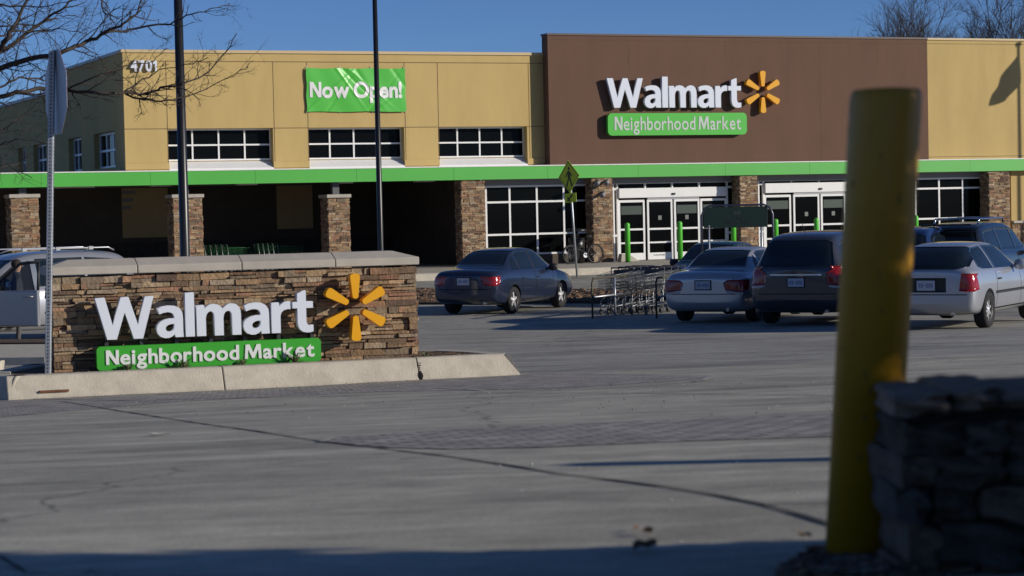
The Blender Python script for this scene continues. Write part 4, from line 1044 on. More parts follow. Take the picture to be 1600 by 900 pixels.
# dark carts stored under the drive-through roof
pg = None; n = 0
for (ua, ub, lab) in ((322, 396, 'left'), (402, 470, 'right')):
    a, b = U(ua, 1.5, 395), U(ub, 1.5, 392)
    for k in range(5):
        u = a+.4+(b-a-.9)*k/4; loc = S.O+S.u*u+S.n*(1.6 if lab == 'left' else 1.3)
        lb = f"{['first', 'second', 'third', 'fourth', 'last'][k]} cart from the left in the {lab} stack of dark green carts"
        if pg is None: pg = cart(lb, M_cgreen, M_cgreen, 'dark green carts under the canopy'); pg.location = loc; pg.rotation_euler = (0, 0, S.a)
        else: dup(pg, loc, S.a, lb)

# ------------------------------------------------------------------ bicycle, bin and small things by the store
bl = S.O+S.u*U(930, -1.1, 400)-S.n*1.1
bk = thing('bicycle', 'dark bicycle parked by the stone column left of the first entrance', 'bicycle', bl, S.a+R(8))
for x in (0, -1.05):
    w_ = MB(); M = Matrix.Translation((x, 0, .345)) @ Matrix.Rotation(R(90), 4, 'X')
    w_.lathe([(.315, 0), (.325, -.024), (.345, -.03), (.362, -.014), (.362, .014), (.345, .03), (.325, .024), (.315, 0)], 36, M, cap=False); wo_ = w_.build('wheel', M_rub, bk)
    r_ = MB(); r_.lathe([(.295, -.012), (.314, -.012), (.314, .012), (.295, .012), (.295, -.012)], 36, M, cap=False); r_.build('rim', M_dgrey, wo_)
    s_ = MB()
    for k in range(18): a = k*2*math.pi/18; s_.tube([(x, (-1)**k*.02, .345), (x+.3*math.cos(a), 0, .345+.3*math.sin(a))], .003, 3)
    s_.build('spokes', M_steel, wo_)
mb = MB(); BB = (-.62, 0, .30); ST = (-.72, 0, .78); HT = (-.18, 0, .80); HB = (-.13, 0, .66)
HT, HB, ST = (-.83, 0, .84), (-.88, 0, .68), (-.32, 0, .80); BB = (-.42, 0, .30)
for a, b in ((BB, ST), (ST, HT), (BB, HB), (HT, HB), (BB, (0, .05, .345)), (ST, (0, .05, .345)), (HB, (-1.05, .05, .345)), (BB, (0, -.05, .345)), (ST, (0, -.05, .345)), (HB, (-1.05, -.05, .345))): mb.tube([a, b], .018, 6)
mb.build('bicycle_frame', M_blackm, bk)
mb = MB(); mb.tube([HT, (-.81, 0, 1.0)], .015, 6); mb.tube([(-.86, -.3, 1.02), (-.81, -.1, 1.0), (-.81, .1, 1.0), (-.86, .3, 1.02)], .016, 6); mb.build('handlebar', M_blackm, bk)
mb = MB(); mb.tube([ST, (-.30, 0, .95)], .014, 6); mb.tube([(-.16, 0, .97), (-.28, 0, .98), (-.44, 0, .96)], [.07, .05, .02], 8); mb.build('saddle', M_rub, bk)
MB().lathe([(.09, -.01), (.1, 0), (.09, .01)], 18, Matrix.Translation(BB) @ Matrix.Rotation(R(90), 4, 'X')).build('chainring', M_steel, bk)
bn_l = S.O+S.u*U(905, -.75, 390)-S.n*.55
bi = thing('litter_bin', 'tall dark litter bin with a wide lid by the window left of the entrance', 'litter bin', bn_l, 0)
hb = S(905, 356, -.55)[1]
MB().lathe([(.27, 0), (.29, hb*.5), (.29, hb*.72), (.0, hb*.72)], 24).build('bin_body', M_blackm, bi); MB().lathe([(.05, hb*.72), (.05, hb*.9)], 8).build('lid_post', M_blackm, bi)
MB().lathe([(.36, hb*.9), (.40, hb*.93), (.3, hb*.98), (0, hb)], 24).build('lid', M_blackm, bi)
pb = S.O+S.u*U(990, -1.0, 408)-S.n*.7
t = thing('concrete_ramp_stop', 'small pale concrete block at the foot of the column left of the door', 'block', pb, S.a)
mb = MB(); mb.add([(-.45, -.15, 0), (.35, -.15, 0), (.35, .15, 0), (-.45, .15, 0), (-.40, -.12, .30), (-.05, -.12, .26), (-.05, .12, .26), (-.40, .12, .30)], [(0,3,2,1),(4,5,6,7),(0,1,5,4),(1,2,6,5),(2,3,7,6),(3,0,4,7)]); mb.build('block', M_cap, t, bevel=.02)
# mulch island below the blue car, kerb and rocks at the left edge
def bed(name, pts, mt, h, kind='structure'):
    P = [ground(*p) for p in pts]; n = len(P); mb = MB(); mb.v = [(p.x, p.y, p.z-.05) for p in P]+[(p.x, p.y, p.z+h) for p in P]; mb.face(list(range(n, 2*n)))
    for i in range(n): mb.face([i, (i+1) % n, n+(i+1) % n, n+i])
    o = mb.build(name, mt); o['kind'] = kind; return o
bed('mulch_island', [(560, 476), (700, 476), (905, 474), (1035, 476), (1040, 462), (905, 458), (700, 453), (560, 452)], M_mulch, .06)
mb = MB(); rr_ = random.Random(33)
for k in range(1600):
    g = ground(rr_.uniform(600, 1035), rr_.uniform(455, 474)); g.z += .06; s = rr_.uniform(.02, .05); M = Matrix.Translation(g) @ Matrix.Rotation(rr_.uniform(0, 6), 4, 'Z') @ Matrix.Rotation(rr_.uniform(-.8, .8), 4, 'X'); k2 = rr_.uniform(.5, 1.8); mb.c = (.14*k2, .085*k2, .05*k2); mb.box(-s*1.3, s*1.3, -s*.6, s*.6, 0, s*.6, M)
tag(mb.build('fallen_leaves', MATS['mulch_chip']), 'brown leaf litter on the narrow island beside the blue car', 'leaf litter', kind='stuff')
bed('side_island', [(-120, 572), (70, 570), (86, 566), (86, 548), (-120, 549)], M_kerb, .12)
bed('side_island_bed', [(-120, 548), (84, 547), (84, 541), (-120, 542)], M_mulch, .14)
t = thing('kerb_end', 'rounded pale kerb end at the left edge of the picture', 'kerb', ground(-14, 603)); mb = MB(); rock(mb, Vector((0, 0, .12)), .28, .5, .38, random.Random(2)); mb.build('kerb_stone', M_kerb, t)
bed('brick_edge', [(-120, 618), (8, 615), (14, 600), (-120, 602)], mat('red_brick_edge', (.22, .08, .05), .9, noise=.3, nscale=9), .012)

# ------------------------------------------------------------------ litter near the camera
M_leaf = mat('dry_leaf', (.26, .15, .075), .85, noise=.4, nscale=30)
LL = [(1008, 864, .030, .4, 'larger curled brown leaf on the driveway near the bottom edge'), (1012, 839, .022, 2.0, 'small curled brown leaf just above a larger one near the bottom edge'), (994, 832, .012, 1.0, 'tiny dark leaf fragment above the two curled leaves'), (1258, 845, .016, 2.6, 'small dark leaf near the foot of the yellow bollard'), (250, 682, .055, .1, 'flattened pale scrap with a dark edge on the left of the driveway')]
for i, (px, py, s, a, lb) in enumerate(LL):
    g = ground(px, py); mb = MB(); mb.smooth = True; rr_ = random.Random(i)
    for j in range(7):
        f = j/6; wd = s*(.15+.6*math.sin(math.pi*f))
        for k in range(5): c = (k-2)/2; mb.v.append((s*2.2*(f-.5), c*wd, .004+(.5*s*c*c+.25*s*math.sin(f*5+i)**2+rr_.uniform(0, .1)*s)*(1 if i < 4 else .25)))
    for j in range(6):
        for k in range(4): q = j*5+k; mb.face([q, q+1, q+6, q+5])
    o = mb.build('fallen_leaf' if i < 4 else 'paper_scrap', M_leaf if i < 4 else mat('grey_paper', (.5, .48, .44), .8, noise=.4, nscale=20), fix=False); o.location = g+Vector((0, 0, .006)); o.rotation_euler = (0, 0, a)
    tag(o, lb, 'leaf' if i < 4 else 'litter', 'dry leaves on the driveway' if i < 4 else None)
mb = MB(); rr_ = random.Random(77)
for k in range(22):
    g = ground(rr_.uniform(750, 1320), rr_.uniform(715, 850)); s = rr_.uniform(.0012, .0035); kk = rr_.uniform(.3, .7); mb.c = (kk, kk, kk*.95)
    mb.box(-s, s, -s, s, 0, s*1.4, Matrix.Translation(g+Vector((0, 0, .004))) @ Matrix.Rotation(rr_.uniform(0, 6), 4, 'Z'), s*.3, rr_)
for k in range(330):
    g = ground(rr_.uniform(100, 1300), rr_.triangular(583, 660, 600)); s = rr_.uniform(.002, .006); kk = rr_.uniform(.08, .4); mb.c = (kk, kk*.95, kk*.85)
    mb.box(-s, s, -s, s, 0, s*1.1, Matrix.Translation(g+Vector((0, 0, .01))) @ Matrix.Rotation(rr_.uniform(0, 6), 4, 'Z'), s*.3, rr_)
tag(mb.build('gravel', mat('small_stones', (1, 1, 1), .9, attr=True)), 'scattered pale grit on the driveway', 'gravel', kind='stuff')
mb = MB()
for k in range(2600):
    a = rr_.uniform(0, 1); px = rr_.triangular(1210, 1500, 1350); py = 900-rr_.random()**1.5*(42 if px > 1270 else 42*(px-1205)/65)
    g = ground(px, py+4); s = rr_.uniform(.003, .011); kk = rr_.uniform(.4, 1.6); mb.c = rr_.choice([(.22*kk, .10*kk, .045*kk), (.08*kk, .06*kk, .045*kk), (.20*kk, .17*kk, .13*kk)])
    mb.box(-s*1.4, s*1.4, -s*.8, s*.8, 0, s*.3, Matrix.Translation(g+Vector((0, 0, rr_.uniform(.003, .02)))) @ Matrix.Rotation(rr_.uniform(0, 6), 4, 'Z') @ Matrix.Rotation(rr_.uniform(-.7, .7), 4, 'X'), s*.2, rr_)
tag(mb.build('leaf_litter', MATS['small_stones']), 'dead leaves and soil round the foot of the yellow bollard', 'leaf litter', kind='stuff')
# scuffs and chips on the bollard sleeve, flush with it
mb = MB(); rr_ = random.Random(5)
for k in range(46):
    a = rr_.uniform(math.pi*1.0, math.pi*2.0); z = yh*rr_.random()**.8*.95+.02; h_ = rr_.uniform(.003, .02); w_ = rr_.uniform(.02, .10); P = []
    for q in range(7):
        t = 2*math.pi*q/7; rq = rr_.uniform(.6, 1); aa = a+w_*.5*math.cos(t)*rq; zz = z+h_*math.sin(t)*rq; P.append(((yr+.0008)*math.cos(aa)+lx*zz/yh, (yr+.0008)*math.sin(aa), zz))
    mb.add(P, [tuple(range(7))])
mb.build('scuff_marks', mat('scuffed_plastic', (.16, .11, .03), .9), yb, kind='stuff')

# ------------------------------------------------------------------ vehicles
def body_mesh(sta, wheels, wr, dark_z=.34, W=None, power=2):
    """sta: (x, zb, w, zbelt, wtop, ztop) from the tail (x=0) forward; a closed shell, subdivided, with the wheel arches cut out"""
    rings = []
    for (x, zb, w_, zbt, wt_, zt) in sta:
        sh = zbt-zb
        half = [(0, zb), (w_*.80, zb), (w_*.955, zb+.05), (w_, zb+sh*.42), (w_*.995, zb+sh*.78), (w_-.045, zbt-.01)]
        a = (w_-.075, zbt+.02) if zt-zbt > .12 else (w_-.10, zbt+(zt-zbt)*.35)
        half += [a, ((a[0]+wt_)/2+.012, (a[1]+zt-.06)/2) if zt-zbt > .12 else (a[0]*.6+wt_*.4, zbt+(zt-zbt)*.6), (wt_, zt-.055) if zt-zbt > .12 else (wt_*.95, zt-.02), (wt_-.08 if zt-zbt > .12 else wt_*.7, zt-.006), (0, zt+.012)]
        rings.append([(x, y, z) for y, z in half]+[(x, -y, z) for y, z in half[-2:0:-1]])
    mb = MB(); n = len(rings[0])
    for r_ in rings: mb.v += r_
    for i in range(len(rings)-1):
        for k in range(n): k2 = (k+1) % n; mb.face([i*n+k, i*n+k2, (i+1)*n+k2, (i+1)*n+k])
    # end caps as strips between left and right
    for base, rev in ((0, False), ((len(rings)-1)*n, True)):
        h = n//2
        for k in range(h):
            a, b, c, d = base+k, base+k+1, base+(n-k-1) % n, base+(n-k) % n
            f = [a, b, c, d] if k not in (0, h-1) else ([a, b, c] if k == 0 else [a, b, d])
            f = [q for i, q in enumerate(f) if q not in f[:i]]; mb.face(f)
    me = mb.mesh('body'); bm = bmesh.new(); bm.from_mesh(me); bmesh.ops.recalc_face_normals(bm, faces=bm.faces); bm.to_mesh(me); bm.free()
    o = bpy.data.objects.new('tmpbody', me); C.objects.link(o)
    sb = o.modifiers.new('s', 'SUBSURF'); sb.levels = 3; sb.render_levels = 3
    dg = bpy.context.evaluated_depsgraph_get(); full = bpy.data.meshes.new_from_object(o.evaluated_get(dg)); bpy.data.objects.remove(o)
    bvh = BVHTree.FromPolygons([v.co.copy() for v in full.vertices], [list(p.vertices) for p in full.polygons])
    # cut the arches
    me2 = full.copy(); me2.materials.append(M_rub); me2.materials.append(M_well)
    o = bpy.data.objects.new('tmpbody', me2); C.objects.link(o); hid = []
    for x in wheels:
        cb = MB(); cb.cur = 1; cb.lathe([(wr*1.16, -2), (wr*1.16, -.52)], 40, Matrix.Translation((x, 0, wr)) @ Matrix.Rotation(R(-90), 4, 'X'))
        cb.lathe([(wr*1.16, .52), (wr*1.16, 2)], 40, Matrix.Translation((x, 0, wr)) @ Matrix.Rotation(R(-90), 4, 'X'))
        cm = cb.mesh('c', [M_rub, M_well]); b = bmesh.new(); b.from_mesh(cm); bmesh.ops.recalc_face_normals(b, faces=b.faces); b.to_mesh(cm); b.free()
        co = bpy.data.objects.new('cut', cm); C.objects.link(co); hid.append(co)
        bo = o.modifiers.new('b', 'BOOLEAN'); bo.operation = 'DIFFERENCE'; bo.object = co; bo.solver = 'EXACT'
    dg = bpy.context.evaluated_depsgraph_get(); out = bpy.data.meshes.new_from_object(o.evaluated_get(dg))
    bpy.data.objects.remove(o)
    for h_ in hid: bpy.data.objects.remove(h_)
    for p in out.polygons:
        p.use_smooth = True
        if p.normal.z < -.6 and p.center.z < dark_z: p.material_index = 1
    try: out.set_sharp_from_angle(angle=R(38))
    except Exception: pass
    return out, bvh
AX = {'R': (lambda a, b: Vector((a, -4, b)), Vector((0, 1, 0))), 'L': (lambda a, b: Vector((a, 4, b)), Vector((0, -1, 0))),
      'B': (lambda a, b: Vector((-3, a, b)), Vector((1, 0, 0))), 'F': (lambda a, b: Vector((9, a, b)), Vector((-1, 0, 0))), 'T': (lambda a, b: Vector((a, b, 5)), Vector((0, 0, -1)))}
def patch(bvh, axis, bot, top, off=.006, n=18, m=8, depth=.02):
    """a panel whose outline is given in the side, rear, front or top view and which lies on the body's surface"""
    def rs(P, n):
        L = [0]
        for a, b in zip(P, P[1:]): L.append(L[-1]+math.dist(a, b))
        out = []
        for i in range(n+1):
            t = L[-1]*i/n
            for k in range(len(P)-1):
                if t <= L[k+1]+1e-9: f = (t-L[k])/max(L[k+1]-L[k], 1e-9); out.append((P[k][0]+(P[k+1][0]-P[k][0])*f, P[k][1]+(P[k+1][1]-P[k][1])*f)); break
            else: out.append(P[-1])
        return out
    Bt, Tp = rs(bot, n), rs(top, n); org, dr = AX[axis]; G = []; last = None
    for j in range(m+1):
        for i in range(n+1):
            a = Bt[i][0]+(Tp[i][0]-Bt[i][0])*j/m; b = Bt[i][1]+(Tp[i][1]-Bt[i][1])*j/m
            hit, nr, _, d = bvh.ray_cast(org(a, b), dr)
            if hit is None: G.append(None)
            else:
                if nr.dot(dr) > 0: nr = -nr
                G.append((hit+nr*off, hit-nr*depth*.5)); last = G[-1]
    mb = MB(); N = (n+1)*(m+1); idx = {}
    for k, g in enumerate(G):
        if g is None: continue
        idx[k] = len(mb.v); mb.v.append(tuple(g[0]))
    bi = {}
    mb.smooth = True; ok = set()
    for j in range(m):
        for i in range(n):
            q = [j*(n+1)+i, j*(n+1)+i+1, (j+1)*(n+1)+i+1, (j+1)*(n+1)+i]
            if all(k in idx for k in q): mb.face([idx[k] for k in q]); ok.add((i, j))
    mb.smooth = False
    def bk(k):
        if k not in bi: bi[k] = len(mb.v); mb.v.append(tuple(G[k][1]))
        return bi[k]
    for (i, j) in ok:
        for (ni, nj), (a, b) in (((i, j-1), (j*(n+1)+i, j*(n+1)+i+1)), ((i+1, j), (j*(n+1)+i+1, (j+1)*(n+1)+i+1)), ((i, j+1), ((j+1)*(n+1)+i+1, (j+1)*(n+1)+i)), ((i-1, j), ((j+1)*(n+1)+i, j*(n+1)+i))):
            if (ni, nj) not in ok: mb.face([idx[a], idx[b], bk(b), bk(a)])
    return mb
def wheel_parts(t, x, y, r, spokes=5, hub=M_rim, steer=0):
    s = -1 if y < 0 else 1
    M = Matrix.Translation((x, y, r)) @ Matrix.Rotation(steer, 4, 'Z') @ Matrix.Rotation(R(-90)*s, 4, 'X')   # local z points outwards
    wv_ = MB(); wv_.lathe([(r*.60, -.1), (r*.93, -.105), (r, -.07), (r, .07), (r*.93, .105), (r*.70, .10), (r*.62, .085)], 36, M, cap=False); ty = wv_.build('wheel', M_rub, t)
    m = MB(); m.lathe([(r*.615, .02), (r*.66, .088), (r*.62, .09), (r*.575, .05), (r*.55, -.02), (0, -.02)], 36, M, cap=False)
    m2 = MB()
    for k in range(spokes):
        a = 2*math.pi*k/spokes+.3; c_, s_ = math.cos(a), math.sin(a); hw = r*(.09 if spokes <= 6 else .055)
        P = []
        for rr, ww, zz in ((r*.12, hw*1.3, .075), (r*.58, hw, .06)):
            for sg in (-1, 1): P.append((rr, sg*ww, zz))
        V = [(p*c_-q*s_, p*s_+q*c_, z) for p, q, z in P]+[(p*c_-q*s_, p*s_+q*c_, z-.05) for p, q, z in P]
        m2.add([M @ Vector(v) for v in V], [(0,1,3,2),(4,6,7,5),(0,2,6,4),(1,5,7,3),(2,3,7,6),(0,4,5,1)])
    m2.lathe([(r*.17, .0), (r*.17, .078), (r*.10, .085), (0, .085)], 20, M)
    m.build('rim_barrel', M_dgrey, ty); m2.build('rim', hub, ty)
def car(name, label, loc, heading, sp, pt, group, cat='car'):
    t = thing(name, label, cat, loc, heading, group)
    me, bvh = body_mesh(sp['sta'], sp['wx'], sp['wr'])
    mobj('body', me, [pt, M_well], t)
    for x in sp['wx']:
        for s in (-1, 1): wheel_parts(t, x, s*(sp['wy']), sp['wr'], sp.get('spokes', 5), sp.get('hub', M_rim))
    for w_ in sp['side']:
        bot, top = w_[:2]
        for ax in 'RL':
            p = patch(bvh, ax, bot, top, .005); p.build('side_window', M_cglass, t, fix=False)
    for key, nm, ax in (('rear', 'rear_window', 'B'), ('front', 'windshield', 'F')):
        if key in sp: patch(bvh, ax, *sp[key], off=.006, n=24, m=12).build(nm, M_cglass, t, fix=False)
    for (x0, x1_, zb_, zt_) in sp.get('doors', []):
        for ax in 'RL':
            for xx in (x0, x1_): patch(bvh, ax, [(xx-.006, zb_), (xx+.006, zb_)], [(xx-.006, zt_), (xx+.006, zt_)], .0015, 1, 14, .01).build('door_seam', M_well, t, fix=False)
            zh = zt_-.17; dd = -1 if ax == 'R' else 1
            hit = bvh.ray_cast(AX[ax][0](x0+.14, zh), AX[ax][1])[0]
            if hit is not None:
                mb = MB(); y = hit.y+dd*.02; mb.tube([(x0+.06, y-dd*.03, zh), (x0+.08, y, zh), (x0+.20, y, zh), (x0+.22, y-dd*.03, zh)], .014, 6); mb.build('door_handle', sp.get('handle', pt), t)
        # lower sill seam
    for ax in 'RL':
        if 'sill' in sp:
            xa, xb, z_ = sp['sill']; patch(bvh, ax, [(xa, z_-.012), (xb, z_-.012)], [(xa, z_+.012), (xb, z_+.012)], .002, 30, 1, .01).build('sill_line', M_well, t, fix=False)
        if 'molding' in sp:
            xa, xb, z_, hh = sp['molding']; patch(bvh, ax, [(xa, z_-hh), (xb, z_-hh)], [(xa, z_+hh), (xb, z_+hh)], .012, 30, 2, .03).build('side_molding', M_trim, t, fix=False)
    for s in (-1, 1):
        for (bot, top, mm, nm) in sp['tail']:
            b = [(s*y, z) for y, z in bot]; tt = [(s*y, z) for y, z in top]
            patch(bvh, 'B', b, tt, .010, 10, 6).build(nm, mm, t, fix=False)
        for (bot, top, mm, nm) in sp.get('tail_side', []):
            patch(bvh, 'R' if s < 0 else 'L', bot, top, .010, 8, 6).build(nm, mm, t, fix=False)
        for (bot, top, mm, nm) in sp.get('head', []):
            b = [(s*y, z) for y, z in bot]; tt = [(s*y, z) for y, z in top]
            patch(bvh, 'F', b, tt, .010, 10, 6).build(nm, mm, t, fix=False)
        mx, mz = sp['mirror']; wy = sp['sta'][len(sp['sta'])//2][2]
        mb = MB(); mb.smooth = True; y = s*(wy+.02)
        o_ = len(mb.v); prof = [(.01, -.10), (.07, -.08), (.09, 0), (.08, .07), (.01, .10)]
        M = Matrix.Translation((mx, y+s*.06, mz)) @ Matrix.Scale(.75, 4, (1, 0, 0)) @ Matrix.Rotation(R(90)*s, 4, 'X'); mb.lathe([(r_*1.0, z_*1.15) for r_, z_ in prof], 14, M); mb.smooth = False
        mb.tube([(mx-.02, s*(wy-.10), mz-.04), (mx, y+s*.03, mz-.02)], .025, 6); mb.build('side_mirror', sp.get('mirror_mat', pt), t)
    for (y0, y1, z0, z1, mm, nm, off) in sp.get('rear_bits', []):
        patch(bvh, 'B', [(y0, z0), (y1, z0)], [(y0, z1), (y1, z1)], off, 14, 4, .03).build(nm, mm, t, fix=False)
    for (y0, y1, z0, z1, mm, nm, off) in sp.get('front_bits', []):
        patch(bvh, 'F', [(y0, z0), (y1, z0)], [(y0, z1), (y1, z1)], off, 14, 4, .03).build(nm, mm, t, fix=False)
    for s in (1, -1) if sp.get('seam_trunk') else ():
        y, z0, z1 = sp['seam_trunk']; patch(bvh, 'B', [(s*y-.006, z0), (s*y+.006, z0)], [(s*y-.006, z1), (s*y+.006, z1)], .0015, 1, 8, .01).build('trunk_seam', M_well, t, fix=False)
    if 'plate' in sp:
        z, hh = sp['plate']; hit = bvh.ray_cast(Vector((-3, 0, z)), Vector((1, 0, 0)))[0]; x = hit.x-.012
        mb = MB(); mb.box(x-.004, x+.02, -.155, .155, z-.08, z+.08); pl = mb.build('licence_plate', M_plate, t, bevel=.004)
        mb = MB()
        for k in range(6): yy = -.105+k*.042; mb.box(x-.0065, x-.0042, yy-.015, yy+.015, z-.035, z+.035) if k != 3 else mb.box(x-.0064, x-.0042, yy-.03, yy+.03, z-.006, z+.006)
        mb.build('plate_marks', mat('plate_ink', (.24, .27, .38), .5), pl)
        mb = MB(); mb.box(x+.0, x+.019, -.175, .175, z-.10, z+.10); mb.build('plate_recess', M_trim, t)
    mb = MB(); xe = sp.get('exhaust', (.06, -.5, .27)); mb.tube([(xe[0]-.03, xe[1], xe[2]), (xe[0]+.35, xe[1], xe[2]+.02)], .03, 10); mb.build('exhaust_pipe', M_chrome, t)
    return t, bvh
CLR, CHR = (M_clear, 'reversing_lamp'), M_chrome
sedan_sta = [(0.00, .42, .66, .80, .50, .88), (.07, .28, .80, .90, .60, .99), (.30, .22, .84, .94, .64, 1.035), (.62, .20, .85, .95, .62, 1.055), (.80, .20, .85, .95, .60, 1.10),
 (1.15, .20, .85, .945, .56, 1.33), (1.50, .20, .85, .94, .545, 1.45), (2.1, .20, .85, .93, .55, 1.485), (2.65, .20, .85, .92, .56, 1.455), (3.05, .20, .85, .91, .60, 1.20), (3.38, .20, .85, .90, .66, 1.0), (3.55, .21, .85, .87, .66, .95), (4.0, .22, .84, .80, .62, .885), (4.32, .26, .79, .70, .55, .78), (4.47, .34, .68, .60, .45, .66), (4.53, .42, .55, .54, .35, .58)]
def sedan(rear_bits=(), **k):
    d = dict(sta=sedan_sta, wx=(.93, 3.55), wy=.735, wr=.305,
     side=[([(.98, 1.00), (1.28, .985), (1.30, .985)], [(1.18, 1.22), (1.28, 1.31), (1.31, 1.32)]), ([(1.36, .985), (2.05, .975)], [(1.40, 1.35), (1.62, 1.40), (2.05, 1.405)]), ([(2.12, .975), (2.95, .965)], [(2.12, 1.405), (2.45, 1.385), (2.72, 1.22)])],
     rear=([(-.60, 1.09), (.60, 1.09)], [(-.50, 1.40), (-.3, 1.415), (.3, 1.415), (.50, 1.40)]), front=([(-.64, 1.03), (.64, 1.03)], [(-.50, 1.39), (0, 1.41), (.50, 1.39)]),
     doors=[(1.34, 2.08, .32, .96), (2.09, 3.06, .32, .96)], sill=(1.25, 3.2, .30), mirror=(2.85, .99),
     tail=[([(.80, .66), (.50, .67)], [(.80, .86), (.42, .87)], M_red, 'tail_lamp')], tail_side=[([(.02, .67), (.20, .70)], [(.03, .86), (.26, .87)], M_red, 'tail_lamp')],
     head=[([(.72, .55), (.42, .52)], [(.72, .70), (.45, .66)], M_clear, 'headlight')], plate=(.76, .08), seam_trunk=(.62, .62, .90),
     rear_bits=[(-.78, .78, .575, .59, M_well, 'bumper_seam', .002)]+list(rear_bits), front_bits=[(-.35, .35, .5, .58, M_trim, 'grille', .006)], mirror_mat=M_trim, exhaust=(.1, -.48, .27))
    d.update(k); return d
H25 = R(90-25.5)
def place(px, py, lx, ly, hd_):
    g = ground(px, py); c, s = math.cos(hd_), math.sin(hd_); x = g.x-(lx*c-ly*s); y = g.y-(lx*s+ly*c); return gpt(x, y)
GP = 'cars parked in front of the store'
P_blue = paint('dark_blue_paint', (.030, .042, .082), .5); P_silver = paint('silver_paint', (.50, .51, .54), .5); P_grey = paint('charcoal_paint', (.045, .047, .058))
P_silver2 = paint('light_silver_paint', (.46, .48, .53), .5); P_black = paint('black_paint', (.010, .012, .018)); P_navy = paint('navy_paint', (.012, .028, .10)); P_green = paint('dark_green_paint', (.018, .05, .035))
car('parked_car', 'dark blue four-door sedan with lit red tail lamp, left of the shopping carts', place(803, 489.5, .93, -.80, H25), H25, sedan(), P_blue, GP)
car('parked_car', 'silver four-door sedan seen from behind between the shopping carts and the charcoal van', place(1068, 503, .93, .78, H25), H25,
    sedan(tail=[([(.80, .62), (.46, .66)], [(.80, .86), (.50, .86), (.42, .80)], M_red, 'tail_lamp'), ([(.80, .57), (.50, .60)], [(.80, .615), (.47, .655)], M_clear, 'reversing_lamp')], tail_side=[([(.02, .62), (.20, .66)], [(.03, .86), (.30, .86)], M_red, 'tail_lamp')], sta=[(x, a, w_+.045, b, c+.03, d) for x, a, w_, b, c, d in sedan_sta]), P_silver, GP)
# charcoal van
van_sta = [(0.00, .50, .72, .95, .55, 1.05), (.06, .32, .86, 1.02, .62, 1.20), (.16, .26, .93, 1.06, .64, 1.45), (.34, .24, .95, 1.06, .63, 1.66), (.7, .22, .955, 1.06, .63, 1.735), (1.5, .22, .955, 1.05, .63, 1.76), (2.4, .22, .955, 1.04, .63, 1.75), (3.0, .22, .955, 1.03, .63, 1.69), (3.5, .22, .95, 1.02, .66, 1.42), (3.95, .22, .94, 1.0, .70, 1.15), (4.25, .22, .93, .97, .70, 1.06), (4.65, .26, .88, .86, .62, .93), (4.88, .34, .76, .70, .5, .76), (4.98, .42, .6, .58, .4, .64)]
van = dict(sta=van_sta, wx=(1.0, 3.98), wy=.83, wr=.335, spokes=6,
 side=[([(.30, 1.10), (1.35, 1.09)], [(.50, 1.52), (.7, 1.58), (1.35, 1.62)]), ([(1.42, 1.09), (2.55, 1.08)], [(1.42, 1.62), (2.55, 1.615)]), ([(2.62, 1.08), (3.72, 1.07)], [(2.62, 1.61), (3.0, 1.56), (3.35, 1.34)])],
 rear=([(-.72, 1.14), (-.6, 1.11), (.6, 1.11), (.72, 1.14)], [(-.62, 1.55), (-.5, 1.60), (.5, 1.60), (.62, 1.55)]), front=([(-.72, 1.12), (.72, 1.12)], [(-.6, 1.60), (.6, 1.60)]),
 doors=[(1.38, 2.58, .36, 1.07), (2.59, 3.7, .36, 1.07)], sill=(1.4, 3.6, .33), mirror=(3.35, 1.12),
 tail=[([(.90, .76), (.60, .78)], [(.90, 1.10), (.74, 1.10), (.58, .98)], M_red, 'tail_lamp'), ([(.90, .71), (.66, .73)], [(.90, .755), (.60, .775)], M_clear, 'reversing_lamp')],
 tail_side=[([(.03, .76), (.16, .78)], [(.06, 1.12), (.24, 1.12)], M_red, 'tail_lamp')],
 rear_bits=[(-.5, .5, .945, .985, M_chrome, 'chrome_strip', .02), (-.85, .85, .60, .615, M_well, 'bumper_seam', .002)], front_bits=[(-.4, .4, .5, .62, M_trim, 'grille', .006)],
 head=[([(.72, .68), (.42, .66)], [(.72, .84), (.45, .80)], M_clear, 'headlight')], plate=(.82, .08), mirror_mat=M_trim, exhaust=(.12, -.55, .28))
t_, bv = car('parked_van', 'charcoal minivan seen from behind, partly hidden by the thick yellow bollard', place(1203, 507, 1.0, .86, H25), H25, van, P_grey, GP, 'van')
mb = MB(); mb.tube([(.62, .0, 1.73), (.42, .0, 1.93)], .006, 5); mb.build('antenna', M_trim, t_)
mb = MB(); mb.tube([(.10, -.1, 1.16), (.05, .2, 1.22), (.10, .5, 1.2)], .009, 5); mb.build('rear_wiper', M_trim, t_)
